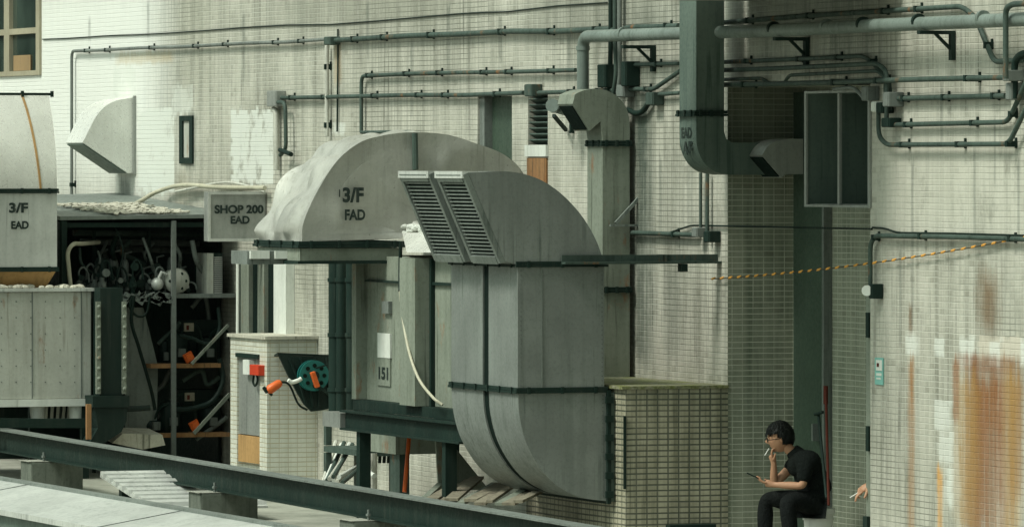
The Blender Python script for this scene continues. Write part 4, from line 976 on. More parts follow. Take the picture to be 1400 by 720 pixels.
# strut to the twin duct
sxx = TX1+.10
c = thing('wall_strut', 'long dark steel strut from the wall to the twin duct at mid height', 'strut', S(985,356,sxx))
m = MB(); a_, b_ = S(771,358,sxx), S(986,358,sxx); m.box(sxx-.06,sxx-.05,a_.y,b_.y,a_.z,a_.z+.06); m.box(sxx-.06,sxx+.04,a_.y,b_.y,a_.z-.02,a_.z); m.build('angle', M['steel_e'] if False else M['conduit'], c)
m = MB(); m.box(sxx-.08,sxx+.06,b_.y,b_.y+.03,a_.z-.09,a_.z+.07); m.build('end_plate', M['steel'], c)
m = MB(); m.box(sxx-.06,sxx+.04,S(930,358,sxx).y,S(938,358,sxx).y,a_.z-.09,a_.z-.022); m.build('lug', M['steel'], c)

# ------------------------------------------------------------------ long beam on blocks
bmA, bmB = G(0,585,.55), G(800,718,.55); bmA.z = bmB.z = 0; bmd = (bmB-bmA).normalized(); bmP = bmA-bmd*16; bmQ = bmB+bmd*4; bmn = Vector((-bmd.y,bmd.x,0))
c = thing('long_beam', 'long dark steel I-beam lying across the foreground on concrete blocks', 'beam', ((bmP+bmQ)/2+Vector((0,0,.31))))
def bmbox(mb, n0, n1, z0, z1): mb.obox((bmP+bmQ)/2+bmn*(n0+n1)/2+Vector((0,0,(z0+z1)/2)), (bmQ-bmP)/2, bmn*(n1-n0)/2, (0,0,(z1-z0)/2))
m = MB(); bmbox(m,-.008,.008,.325,.535); bmbox(m,-.085,.085,.31,.325); m.build('beam', M['steel'], c)
m = MB(); bmbox(m,-.085,.085,.536,.552); m.build('top_flange', M['steel_e'], c)  # paler than the beam: light on the top flange painted in
for (q, lab) in ((78,'stained concrete block under the left part of the long beam'),(332,'stained concrete block under the middle of the long beam'),(560,'stained concrete block under the right part of the long beam')):
    f_ = (G(q,220+(q+2400)*.152,.55)); BY = bmA.y+(bmB.y-bmA.y)*((f_.x-bmA.x)/(bmB.x-bmA.x)); xx = f_.x; c = thing('concrete_block', lab, 'concrete block', (xx,BY,0))
    m = MB(); m.box(xx-.2,xx+.2,BY-.28,BY+.28,0,.303); m.build('block', M['blockc'], c, bevel=.015)
    m = MB(); m.box(xx-.2,xx+.2,BY-.3,BY+.28,.3035,.309); m.build('packing', M['concrete'], c)
    for s_ in (-.13,.13):
        m = MB(); m.tube([(xx+.15,BY+s_,.304),(xx+.15,BY+s_,.40)], .012, 8); m.tube([(xx+.15,BY+s_,.345),(xx+.15,BY+s_,.365)], .024, 6); m.build('bolt', M['steel_e'], c)
# ribbed white sheet
c0 = S(170,652,-7.0); rs_x = 0.0
c = thing('ribbed_sheet', 'white ribbed sheet lying tilted between the two left concrete blocks', 'roof sheet', (rs_x,-3,.2))
ya, yb = S(112,650,rs_x).y+.62, S(275,650,rs_x).y+.60
zA, zB = S(190,648,rs_x-1.5).z, S(190,694,rs_x+.2).z
m = MB(); m.prism([Vector((rs_x-1.5,0,zA)),Vector((rs_x+.2,0,zB)),Vector((rs_x+.2,0,zB-.02)),Vector((rs_x-1.5,0,zA-.02))], (0,ya,0), (0,yb,0)); sh_ = m.build('sheet', M['galv_l'], c)
m = MB(); m2 = MB()
for i in range(8):
    f = (i+.5)/8; x_ = rs_x-1.5+1.7*f; z_ = zA+(zB-zA)*f
    m.hexa([(x_-.07,ya-.01,z_+.016),(x_+.045,ya-.01,z_-.007),(x_+.045,yb+.01,z_-.007),(x_-.07,yb+.01,z_+.016),(x_-.06,ya-.01,z_+.055),(x_+.03,ya-.01,z_+.035),(x_+.03,yb+.01,z_+.035),(x_-.06,yb+.01,z_+.055)])
m.build('ribs', M['galv_l'], c); m2.b.free()
m = MB(); m.box(rs_x-1.2,rs_x-1.1,ya+.1,yb-.1,0,zA-.12); m.build('bearer', M['steel'], c)
m = MB(); m.box(rs_x-.3,rs_x-.2,ya+.1,yb-.1,0,zB-.0); m.build('bearer', M['steel'], c)
# foreground coping roof
c = thing('coping_roof', 'pale grey sheet metal coping roof sloping across the bottom left corner', 'coping', (-10,-8.2,0))
oy = -7.96
m = MB(); m.prism([Vector((0,oy,.925)),Vector((0,oy-.62,.82)),Vector((0,oy-.62,.78)),Vector((0,oy-.0,.84))], (-34,0,0), (26,0,0)); m.build('roof', M['galv_l'], c)
m = MB(); m.box(-34,26,oy+.001,oy+.08,.70,.945); m.build('ridge', M['galv_d'], c)
m = MB(); m.box(-34,26,oy-.56,oy-.02,0,.775); m.build('wall', M['green'], c)
m = MB()
for i in range(15):
    xx = -33+i*4.0; m.hexa([(xx,oy-.62,.821),(xx+.012,oy-.62,.821),(xx+.012,oy,.926),(xx,oy,.926),(xx,oy-.62,.825),(xx+.012,oy-.62,.825),(xx+.012,oy,.930),(xx,oy,.930)])
m.build('seam', M['steel_e'], c)
m = MB()
for i in range(72): xx = -33+i*.8; m.box(xx,xx+.03,oy-.59,oy-.562,.05,.55)
m.build('fascia_ribs', M['galv_d'], c)
# ------------------------------------------------------------------ big grey pipe
def rounded(pts, r=.06, n=5):
    P = [Vector(p) for p in pts]; out = [P[0]]
    for i in range(1, len(P)-1):
        a, b, c = P[i-1], P[i], P[i+1]; u = (a-b); v = (c-b); rr_ = min(r, u.length*.45, v.length*.45)
        s, e = b+u.normalized()*rr_, b+v.normalized()*rr_
        for k in range(n+1):
            t_ = k/n; out.append(s*(1-t_)**2 + b*2*t_*(1-t_) + e*t_*t_)
    out.append(P[-1]); return out
PO = .24
c = thing('main_pipe', 'thick grey pipe running along the top of the wall and bending down behind elbow duct', 'pipe', W(797,48,PO))
pts = [W(797,168,PO),W(797,50,PO),W(925,46,PO),W(1050,42.5,PO),W(1180,36,PO),W(1300,31,PO),W(1500,22,PO)]
m = MB(); m.tube(rounded(pts,.14,6), .056, 16); m.build('pipe', M['pipe'], c, smooth=50)
for q in (853, 1058, 1130, 1180, 1256, 1344):
    a_ = W(q,46-(q-925)*.0505*(1 if q>925 else .03),PO); m = MB(); m.tube([a_+Vector((-.02,0,0)),a_+Vector((.02,0,.0))], .062, 16); m.build('collar', M['pipe'] if q not in (1058,1180,1256) else M['steel'], c, smooth=40)
m = MB(); a_ = W(797,66,PO); m.tube([a_+Vector((0,0,-.02)),a_+Vector((0,0,.02))], .064, 16); m.build('collar', M['pipe'], c, smooth=40)
for (q, yy, lab) in ((862,62,'triangular steel bracket under the thick grey pipe, left of hanging duct'),(1070,51,'triangular steel bracket under the thick grey pipe, right beside hanging duct'),(1268,42,'triangular steel bracket under the thick grey pipe, near right edge')):
    a_ = W(q,yy,PO); x_ = a_.x; z_ = a_.z-.0
    m = MB(); m.box(x_-.03,x_+.03,-PO-.08,-.003,z_-.03,z_); m.box(x_-.03,x_+.03,-.04,-.004,z_-.24,z_-.03); m.bar((x_,-PO+.07,z_-.025),(x_,-.035,z_-.15),.03,.022)
    tag(m.build('pipe_bracket', M['steel']), lab, 'bracket')
c = thing('pipe_stub', 'short thick grey pipe end poking out left of the small elbow mouth', 'pipe', W(760,147,.2))
m = MB(); m.tube([W(757,145,.30),W(762,147,.22),W(800,158,.12)], .055, 14); m.tube([W(755,144,.34),W(757,145,.30)], .064, 14); m.build('pipe', M['pipe'], c, smooth=40)
m = MB(); a_ = W(771,156,.1); m.bar(W(757,158,.25), W(774,178,.02), .03); m.box(a_.x-.02,a_.x+.02,-.04,-.003,a_.z-.18,a_.z); m.build('bracket', M['steel'], c)

# ------------------------------------------------------------------ conduits
def conduit(pts, r, label, out=.05, mat='conduit', clamps=0, rad=.10, name='conduit', group=None):
    P = [W(p[0],p[1],p[2] if len(p) > 2 else out) for p in pts]
    rj = random.Random(label); Q = [P[0]]
    for a_, b_ in zip(P, P[1:]):                     # long runs are never quite straight
        L_ = (b_-a_).length; k_ = int(L_/1.3)
        for i_ in range(1, k_): Q.append(a_.lerp(b_, i_/k_)+Vector((0,0,rj.uniform(-.012,.012))))
        Q.append(b_)
    P = Q; r = r*.86
    t = thing(name, label, 'conduit' if name == 'conduit' else 'cable', P[0], group)
    m = MB(); m.tube(rounded(P, rad, 5), r, 8); m.build('tube', M[mat], t, smooth=60)
    if clamps:
        tot = [(P[i+1]-P[i]).length for i in range(len(P)-1)]; L = sum(tot)
        for k in range(clamps):
            s = L*(k+.5+rj.uniform(-.3,.3))/clamps; i = 0
            while s > tot[i] and i < len(tot)-1: s -= tot[i]; i += 1
            q = P[i]+(P[i+1]-P[i])*(s/tot[i]); m = MB()
            m.box(q.x-.02,q.x+.02,q.y-r-.004,-.002,q.z-r-.004,q.z+r+.004); m.box(q.x-.014,q.x+.014,-.014,-.002,q.z-r-.012,q.z+r+.03); m.build('clamp', M['steel'], t)
    return t
def jbox(px0, py0, px1, py1, label, out=.11, mat='steel_e'):
    a_, b_ = W(px0,py1,out), W(px1,py0,out)
    t = thing('junction_box', label, 'junction box', (a_.x,-out,a_.z))
    m = MB(); m.box(a_.x,b_.x,-out,-.003,a_.z,b_.z); m.build('box', M[mat], t, bevel=.006)
    m = MB(); m.box(a_.x+.01,b_.x-.01,-out-.006,-out-.0005,a_.z+.008,b_.z-.008); m.build('lid', M[mat], t); return t
conduit([(98,300),(98,70),(445,54)], .022, 'thin conduit rising at far left then running right along the bright wall', clamps=8, mat='steel_e')
conduit([(450,56),(560,49),(700,43),(832,40),(845,44),(858,38),(928,36)], .032, 'dark conduit running from the small upper box to behind hanging duct', clamps=7)
conduit([(58,54),(280,42),(515,29),(830,4)], .008, 'thin black cable sagging along the upper wall, topmost at left', mat='cable', name='cable', out=.012)  # dark crack along the tile joints, drawn as a cable
conduit([(376,134),(560,130),(716,127)], .026, 'long conduit from the upright box at left to the green door top', clamps=6)
conduit([(736,127),(800,125),(858,122),(894,122),(930,97)], .024, 'conduit right of the louvre vent slanting up behind hanging duct', clamps=3)
conduit([(494,181),(494,104),(787,96)], .024, 'conduit rising above crumpled hood then running right to the cable trunk', clamps=6)
conduit([(494,181),(566,180),(567,232)], .02, 'short conduit crossing and dropping onto the crumpled hood', out=.09)
m = MB(); q = S(567,205,GX1+.05); m.tube([S(567,182,GX1+.04),S(568,232,GX1+.04)], .03, 8); tag(m.build('drop_pipe', M['conduit']), 'short grey pipe clipped on the crumpled hood face', 'pipe')
conduit([(447,62),(447,186)], .028, 'pale vertical pipe below the small upper box', mat='conduit_l', clamps=2)
conduit([(462,40),(462,95),(461,180)], .012, 'thin rusty vertical wire beside the pale vertical pipe', mat='steel', out=.02)
conduit([(374,150),(378,152),(378,232)], .04, 'pale fat vertical pipe under the upright box', mat='conduit_l')
conduit([(380,140),(390,140),(391,205),(383,212)], .026, 'curved grey pipe hooking right of pale fat pipe', mat='conduit', out=.1)
conduit([(383,205),(398,211)], .03, 'short dark pipe stub above the crumpled hood at left', out=.12, mat='steel')
conduit([(858,89),(928,87)], .022, 'short upper conduit between cable trunk and hanging duct', clamps=1)
conduit([(890,130),(930,127)], .022, 'short lower conduit between curved cable box and hanging duct')
conduit([(858,150),(870,156),(880,152),(888,138)], .030, 'dark looping flexible pipe behind small elbow duct', mat='steel')
conduit([(864,318),(950,321),(952,314)], .026, 'conduit right of small riser at mid height ending in a box', clamps=1)
conduit([(864,321),(915,318),(945,308),(1000,309),(1100,311,-.4),(1192,313)], .010, 'black cable sagging across the recess at mid height', mat='cable', name='cable', out=.03)
conduit([(958,236),(958,316)], .018, 'left one of two thin pipes dropping below the hanging duct')
conduit([(967,236),(967,328)], .022, 'right one of two thin pipes dropping below the hanging duct')
jbox(946,311,953,324,'small pale box at end of mid height conduit by the recess'); jbox(962,316,970,331,'small dark box below the two thin drop pipes', mat='steel')
# trunk
for i, q in enumerate((835,841,847)):
    conduit([(q,-60),(q,60),(q+(-1,2,1)[i],100),(q-2,128)], .028, ('left','middle','right')[i]+' of three dark vertical cables above the small elbow duct', out=.06+.03*(i==1), mat=('steel','conduit','steel_e')[i])
jbox(817,88,828,120,'dark upright box left of the vertical cable trunk', mat='steel', out=.12); jbox(849,84,856,118,'dark upright box right of the vertical cable trunk', mat='steel', out=.14); jbox(843,116,853,133,'small grey box at the foot of vertical cable trunk')
jbox(443,50,452,62,'small dark upper box where the left conduit turns thick', mat='conduit'); jbox(365,124,378,146,'upright grey box above pale fat pipe', mat='galv'); jbox(717,115,727,132,'small grey box between green door and louvre vent', mat='conduit'); jbox(883,126,893,144,'small grey box above dark looping flexible pipe', mat='conduit')
# right group
conduit([(990,31),(1100,22),(1315,9),(1334,24),(1359,85),(1402,82)], .026, 'dark conduit above the thick pipe that dives down near right edge', clamps=5)
conduit([(990,85),(1180,77),(1191,84),(1217,112),(1217,150)], .022, 'topmost of the conduits sweeping over the recess', clamps=4)
conduit([(990,96),(1056,94),(1200,87),(1213,98),(1212,165)], .024, 'second conduit sweeping over the recess, turning down by the boxes', out=.09)
conduit([(1072,114),(1079,103),(1200,97),(1210,106),(1210,128)], .018, 'thin conduit starting in a hook and turning down above the boxes', out=.07)
conduit([(990,116),(1100,114),(1240,109),(1376,106)], .026, 'long straight conduit along the lintel of the recess', clamps=4, out=.12)
conduit([(990,109),(1042,107),(1053,115)], .018, 'short thin conduit bending down right of the hanging duct')
conduit([(1140,122),(1167,119),(1183,136)], .020, 'short pale conduit dropping to the box over the plenum', mat='steel_e', out=.09)
conduit([(1222,135),(1375,131)], .026, 'horizontal conduit near right edge, below the long lintel conduit', clamps=3)
conduit([(1214,171),(1378,167),(1403,112)], .024, 'horizontal conduit near right edge slanting up at its end', clamps=3)
conduit([(1201,145),(1201,186),(1212,198),(1379,197),(1404,146)], .024, 'lowest horizontal conduit near right edge, hooked at both ends', clamps=3, out=.07)
conduit([(1375,108),(1375,12),(1384,6),(1404,5)], .028, 'upright conduit near right edge crossing the thick pipe', out=.33)
conduit([(1387,135),(1387,84),(1396,74),(1404,73)], .034, 'thick hooked dark pipe at the right edge', mat='steel', out=.08)
conduit([(1190,400),(1190,333),(1197,322),(1404,327)], .024, 'conduit along the right wall at mid height, bending down the recess edge', clamps=3)
conduit([(1193,311),(1210,312),(1226,318),(1300,319),(1404,322)], .010, 'thin black cable just above mid height conduit on right wall', mat='cable', name='cable', out=.02)
jbox(1178,118,1186,138,'pale box over the right end of the plenum box'); jbox(1207,126,1215,146,'upright pale box in the cluster right of the recess', out=.14); jbox(1191,139,1197,153,'small white box at top of the lowest hooked conduit', mat='white'); jbox(1198,140,1206,155,'small dark box beside the small white one', mat='steel')
jbox(1205,161,1216,174,'dark box where the second horizontal conduit begins', mat='steel'); jbox(1371,96,1378,111,'pale box at right end of long lintel conduit', out=.16); jbox(1375,113,1382,137,'tall pale box near the right edge', out=.12)
jbox(1188,388,1193,408,'dark switch box at foot of the mid height conduit', mat='steel', out=.10)
m = MB(); p = W(1185,397,.13); m.tube([p+Vector((-.04,.03,0)),p+Vector((0,0,0))], .045, 16); tag(m.build('round_lamp', M['white'], smooth=40), 'small round white bulkhead lamp on the recess edge', 'lamp')
# recess edge strip with hinges
c = thing('gate_post', 'tall grey hinge post along right edge of the recess', 'post', (recX1-.1,.05,0))
m = MB(); a_ = X(1184,-.02); m.box(a_,recX1-.012,.02,.09,0,Z(1187,405,0)); m.build('post', M['aged'], c)
for yy in (440,595): m = MB(); a2 = W(1187,yy,0); m.box(recX1-.08,recX1-.02,-.01,.018,a2.z-.13,a2.z+.08); m.build('hinge', M['steel'], c)
m = MB(); m.box(recX1-.14,recX1-.05,-.01,.018,.0,.42); m.build('bolt_plate', M['steel'], c)
# sign plate
c = thing('sign_plate', 'small teal and white plate on the right wall beside the recess', 'sign', W(1201,506,0))
m = MB(); wbox(m, 1196,489,1207,525,.003,.012); m.build('plate', M['teal_l'], c)
m = MB(); wbox(m, 1197.5,492,1205.5,506,.0125,.016); m.build('white_field', M['white'], c)
m = MB(); wbox(m, 1198.5,496,1201.5,501,.0165,.018); m.build('mark', M['redpole'], c)
m = MB(); wbox(m, 1198,510,1205,513,.0125,.014); wbox(m, 1198,516,1204,518,.0125,.014); m.build('text_bars', M['white'], c)
# rope
A_, B_ = W(972,381,.04), W(1412,322,.05)
c = thing('hazard_rope', 'yellow and dark twisted rope stretched across the recess to right wall', 'rope', A_)
n = 66; path = []
for i in range(n+1): f = i/n; q = A_.lerp(B_, f); q.z -= .05*4*f*(1-f); path.append(q)
m = MB(); m.tube(path, .005, 6); nco = len(m.b.faces)
npx = 34
for i in range(npx):
    f = (i+.3)/npx; q = A_.lerp(B_, f); q.z -= .05*4*f*(1-f); d = (B_-A_).normalized()
    m.tube([q-d*.048-Vector((0,0,.006)), q-d*.025, q+d*.025+Vector((0,0,.004)), q+d*.048+Vector((0,0,.010))], [.003,.010,.010,.003], 7)
ro = m.build('strand', M['ropedark'], c); ro.data.materials.append(M['yellow'])
for i_, f_ in enumerate(ro.data.polygons): f_.material_index = 1 if i_ >= nco else 0
# red pole and broom
m = MB(); m.tube([Dp(1129,529,56.4), Dp(1133,690,55.9)], .012, 8); m.tube([Dp(1129,527,56.4), Dp(1129,552,56.4)], .022, 8); tag(m.build('red_pole', M['redpole']), 'faded red pole leaning behind the seated man', 'pole')
m = MB(); m.tube([Dp(1114,566,56.6),Dp(1125,563,56.5)], .014, 8); m.tube([Dp(1119,566,56.6),Dp(1130,680,56)], .013, 8); tag(m.build('rake', M['steel']), 'dark rake handle leaning beside the faded red pole', 'rake')

# ------------------------------------------------------------------ people
M['skin'] = weathered('skin', (.50,.27,.165), (.36,.16,.09), amt=.15, rough=.5, bump=.03)
M['hair'] = weathered('black_hair', (.008,.010,.009), (.02,.02,.02), amt=.3, rough=.5, scale=4, spec=.25)
M['shirt'] = weathered('black_cotton', (.011,.014,.013), (.02,.025,.022), amt=.3, rough=.9, bump=.8, spec=.08, lump=.03)
M['trousers'] = weathered('black_denim', (.010,.012,.012), (.022,.025,.022), amt=.3, rough=.9, bump=.8, spec=.08, lump=.03)
M['paper'] = weathered('cigarette_paper', (.8,.8,.76), amt=.05, rough=.6)
def skin_obj(name, chains, mat, parent=None, sub=2, ball=None):
    """chains: list of [(point, radius), ...]; points closer than 1 mm are shared"""
    vs, rs, es = [], [], []
    def vid(p, r):
        for i, q in enumerate(vs):
            if (q-Vector(p)).length < .001: return i
        vs.append(Vector(p)); rs.append(r); return len(vs)-1
    for ch in chains:
        ids = [vid(p, r) for p, r in ch]
        es += [(a, b) for a, b in zip(ids, ids[1:]) if a != b]
    me = bpy.data.meshes.new('sk'); me.from_pydata([tuple(v) for v in vs], es, []); me.update()
    o = bpy.data.objects.new('sk', me); COL.objects.link(o)
    md = o.modifiers.new('s', 'SKIN'); md.use_smooth_shade = True; md.branch_smoothing = .6
    for i, r in enumerate(rs):
        r = r if isinstance(r, tuple) else (r, r); me.skin_vertices[0].data[i].radius = r
    roots = set(); adj = {i: [] for i in range(len(vs))}
    for a, b in es: adj[a].append(b); adj[b].append(a)
    seen = set()
    for i in range(len(vs)):
        me.skin_vertices[0].data[i].use_root = False
    for i in range(len(vs)):
        if i in seen: continue
        me.skin_vertices[0].data[i].use_root = True; st = [i]
        while st:
            k = st.pop()
            if k in seen: continue
            seen.add(k); st += adj[k]
    sb = o.modifiers.new('u', 'SUBSURF'); sb.levels = sub; sb.render_levels = sub
    bpy.context.view_layer.update()
    m2 = bpy.data.meshes.new_from_object(o.evaluated_get(bpy.context.evaluated_depsgraph_get()))
    bpy.data.objects.remove(o)
    if ball:
        bm = bmesh.new(); bm.from_mesh(m2); ball(bm); bm.to_mesh(m2); bm.free()
    for p in m2.polygons: p.use_smooth = True
    m2.name = name; m2.materials.clear(); m2.materials.append(mat)
    o = bpy.data.objects.new(name, m2); COL.objects.link(o)
    if parent: attach(o, parent)
    return o
RV = Vector((CT, ST, 0)); FV = Vector((-ST, CT, 0)); UP = Vector((0,0,1))
def head_into(bm, c, fwd, up, s=.115):
    """ellipsoid head with brow, nose, lips, chin and ears; c = centre, fwd = facing"""
    fwd = fwd.normalized(); side = up.cross(fwd).normalized(); up = fwd.cross(side).normalized()
    tmp = bmesh.new(); bmesh.ops.create_uvsphere(tmp, u_segments=32, v_segments=24, radius=1.0)
    def bl(v, c0, r): d = (v-Vector(c0)).length/r; return max(0, 1-d*d)**2
    vm = {}
    for v in tmp.verts:
        p = v.co.copy()                                   # x = forward, y = side, z = up
        q = Vector((p.x*.88, p.y*.68, p.z*1.02))
        if p.z < 0: q.y *= 1-.28*(-p.z)**1.5; q.x = q.x*(1-.16*(-p.z)**1.5)+.05*(-p.z)
        if p.x > .3: q.x -= .06*(p.x-.3)
        q.x += .26*bl(p, (.97,0,-.17), .22)+.10*bl(p, (.97,0,.02), .2)      # nose
        q.x += .05*bl(p, (.9,0,-.50), .2)-.03*bl(p, (.93,0,-.38), .12)       # lips
        q.x += .08*bl(p, (.72,0,-.80), .28)                                   # chin
        for sy in (-1, 1): q.x -= .07*bl(p, (.90,.33*sy,.0), .22); q.x += .03*bl(p, (.9,.3*sy,.2), .2)
        vm[v] = bm.verts.new(c+(fwd*q.x+side*q.y+up*q.z)*s)
    for f in tmp.faces: bm.faces.new([vm[v] for v in f.verts])
    tmp.free()
    for sy in (-1, 1):
        ec = c+(fwd*-.05+side*.68*sy+up*-.08)*s
        R3 = Matrix((fwd, side*sy, up)).transposed().to_4x4()
        bmesh.ops.create_uvsphere(bm, u_segments=12, v_segments=8, radius=s, matrix=Matrix.Translation(ec) @ R3 @ Matrix.Diagonal((.15,.07,.25,1)))
def hair_cap(c, fwd, up, s, parent):
    side = up.cross(fwd).normalized()
    b = bmesh.new(); tmp = bmesh.new(); bmesh.ops.create_uvsphere(tmp, u_segments=40, v_segments=26, radius=1.0); rs = random.Random(1)
    vm = {}
    for v in tmp.verts:
        p = v.co.copy(); k = 1.10+.035*sin(p.y*23+p.z*9)+rs.uniform(-.015,.03)
        q = Vector((p.x*.93*k, p.y*.78*k, p.z*1.04*k))
        if p.z > 0: q.z += .02
        if p.z < .2 and p.x > .1: q = q  # fringe trimmed below
        vm[v] = (p, b.verts.new(c+(fwd*q.x+side*q.y+up*q.z)*s))
    for f in tmp.faces:
        pc = sum((v.co for v in f.verts), Vector())/len(f.verts)
        lim = .18+.06*sin(pc.y*17) if pc.x > .35 else (-.02 if pc.x > -.02 else -.45 - .1*max(0, -pc.x))
        if pc.z < lim: continue
        b.faces.new([vm[v][1] for v in f.verts])
    for v in list(b.verts):
        if not v.link_faces: b.verts.remove(v)
    for f in b.faces: f.smooth = True
    bmesh.ops.solidify(b, geom=b.faces[:], thickness=-.006)
    for i in range(520):                             # locks lying over the cap
        th = rs.uniform(0, 2*pi); el = rs.uniform(-.35, 1.35)
        d0 = Vector((cos(el)*cos(th), cos(el)*sin(th), sin(el)))
        if d0.z < (.42 if d0.x > .1 else -.25): continue
        crown = Vector((-.35, .1, .95)); tn_ = (d0-crown); tn_ -= d0*tn_.dot(d0)
        if tn_.length < .05: continue
        tn_ = (tn_.normalized()+Vector((rs.uniform(-.3,.3), rs.uniform(-.3,.3), 0))).normalized()
        wv = d0.cross(tn_).normalized()
        def pt(q): return c+(fwd*(q.x*.95)+side*(q.y*.80)+up*(q.z*1.06))*s
        L_ = rs.uniform(.22,.5); w_ = rs.uniform(.03,.06); h0 = 1.10; h1 = rs.uniform(1.10,1.20)
        a0, a1 = pt(d0*h0-wv*w_), pt(d0*h0+wv*w_); mid = (d0+tn_*L_*.55).normalized(); tip = (d0+tn_*L_).normalized()
        v_ = [b.verts.new(a0), b.verts.new(a1), b.verts.new(pt(mid*h1+wv*w_*.8)), b.verts.new(pt(mid*h1-wv*w_*.8)), b.verts.new(pt(tip*1.09))]
        b.faces.new((v_[0],v_[1],v_[2],v_[3])); b.faces.new((v_[3],v_[2],v_[4]))
    me = bpy.data.meshes.new('hair'); b.to_mesh(me); b.free(); tmp.free(); me.materials.append(M['hair'])
    o = bpy.data.objects.new('hair', me); COL.objects.link(o); attach(o, parent); return o
def hand_chains(wrist, tip_dir, palm_n, side, curls, s=1.0, thumb=1):
    """palm chain plus five finger chains; palm_n = direction the palm faces, side = from little finger to index"""
    d = tip_dir.normalized(); n = palm_n.normalized(); sd = side.normalized()
    ch = [[(wrist, (.026*s,.020*s)), (wrist+d*.045*s, (.036*s,.016*s)), (wrist+d*.08*s, (.036*s,.014*s))]]
    base = wrist+d*.08*s
    for k, (off, L) in enumerate(((.030,.070),(.011,.078),(-.009,.072),(-.028,.056))):
        p0 = wrist+d*.06*s+sd*off*s; p1 = base+sd*off*s+d*.012*s; c_ = curls[k]
        a1 = d*cos(c_*.7)+n*sin(c_*.7); a2 = d*cos(c_*1.5)+n*sin(c_*1.5); a3 = d*cos(c_*2.1)+n*sin(c_*2.1)
        p2 = p1+a1*L*.45*s; p3 = p2+a2*L*.32*s; p4 = p3+a3*L*.25*s
        ch.append([(p0+n*.0005*k, .008*s),(p1,.0095*s),(p2,.0085*s),(p3,.0078*s),(p4,.0065*s)])
    t0 = wrist+d*.022*s+sd*.022*s; t1 = t0+(d*.5+sd*.8+n*.3)*.032*s*thumb; t2 = t1+(d*.85+sd*.2+n*.5)*.03*s; t3 = t2+(d*.9-sd*.1+n*.4)*.024*s
    ch.append([(t0,.012*s),(t1,.011*s),(t2,.0095*s),(t3,.0075*s)])
    return ch
DM = 56.6
def MP(px, py, near=0.0): return Dp(px, py, DM-near)
man = thing('person', 'seated person in black t-shirt and trousers, smoking and holding a phone, legs apart', 'person', Vector((MP(1110,690).x, MP(1110,690).y, 0)))
hip = MP(1117,682); spine1 = MP(1117,660); chest = MP(1106,640); neckb = MP(1087,622); neckt = MP(1075,609)
shN = MP(1100,629,.19); shF = MP(1090,630,-.17)
elN = MP(1098,664,.25); wrN = MP(1058,662,.16)
elF = MP(1058,662,-.06); wrF = MP(1058,632,-.01)
hipN = MP(1113,686,.10); hipF = MP(1113,686,-.10)
knN = MP(1076,683,.30); anN = MP(1082,742,.30); toN = MP(1064,750,.33)
knF = MP(1046,680,-.12); anF = MP(1046,742,-.12); toF = MP(1028,750,-.14)
body = [[(hip,.12),(spine1,.11),(chest,(.125,.09)),(neckb,.05),(neckt,.052),(MP(1069,600),.05)],
        [(chest,(.125,.09)),(shN,.05),(elN,.040),((elN+wrN)/2,.037),(wrN,.024)],
        [(chest,(.125,.09)),(shF,.05),(elF,.040),((elF+wrF)/2,.036),(wrF,.024)],
        [(hip,.12),(hipN,.10),(knN,.065),((knN*.6+anN*.4),.058),(anN,.036),(toN,.03)],
        [(hip,.12),(hipF,.10),(knF,.065),((knF*.6+anF*.4),.058),(anF,.036),(toF,.03)]]
hN = hand_chains(wrN+(-RV)*.0, (-RV*.95+UP*.22), (UP*.9-FV*.1+RV*.1), (FV*.8-UP*.1), (.5,.45,.5,.6), 1.0)
hF = hand_chains(wrF, (-RV*.25+UP*.95-FV*.1), (RV*.9+UP*.2), (-FV), (.75,.8,1.1,1.3), .95)
hc = MP(1066,598); fw_ = (-RV*.97-FV*.10-UP*.12)
skin_obj('body', body+hN+hF, M['skin'], man, 2, lambda bm: head_into(bm, hc, fw_, UP+RV*-.10, .121))
hair_cap(hc+UP*.006+RV*.004, fw_.normalized(), (UP-RV*.12).normalized(), .121, man)
# clothing
skin_obj('t_shirt', [[(MP(1120,683),.155),(MP(1113,664),(.18,.165)),(MP(1105,643),(.178,.15)),(MP(1099,630),(.145,.125)),(MP(1092,622),.10)],
        [(MP(1107,643),(.17,.145)),(MP(1101,630,.195),.098),(MP(1100,645,.22),.070),(MP(1097,661,.245),.066)],
        [(MP(1107,643),(.17,.145)),(MP(1090,630,-.16),.086),(MP(1072,644,-.12),.068)]], M['shirt'], man, 2)
skin_obj('trousers', [[(MP(1119,690),.145),(MP(1112,686,.10),.115),(MP(1076,683,.30),.082),(MP(1079,712,.30),.074),(MP(1082,742,.30),.064)],
        [(MP(1119,690),.145),(MP(1112,686,-.10),.115),(MP(1047,681,-.12),.082),(MP(1046,712,-.12),.074),(MP(1046,742,-.12),.064)]], M['trousers'], man, 2)
for a_, b_, e_ in ((anN,toN,.30),(anF,toF,-.12)):
    g0 = Vector((a_.x,a_.y,.045)); d_ = -RV
    m = MB(); m.tube([g0+RV*.05, g0+RV*.03, g0+d_*.06, g0+d_*.15, g0+d_*.19], [.03,.045,.045,.042,.02], 12); m.build('shoe', M['shirt'], man, smooth=60)
m = MB(); cA, cB = MP(1094,627), MP(1082.5,614); m.tube([cA, cA.lerp(cB,.45), cA.lerp(cB,.8), cB], [.085,.080,.068,.058], 20, caps=False); m.build('collar', M['shirt'], man, smooth=60)
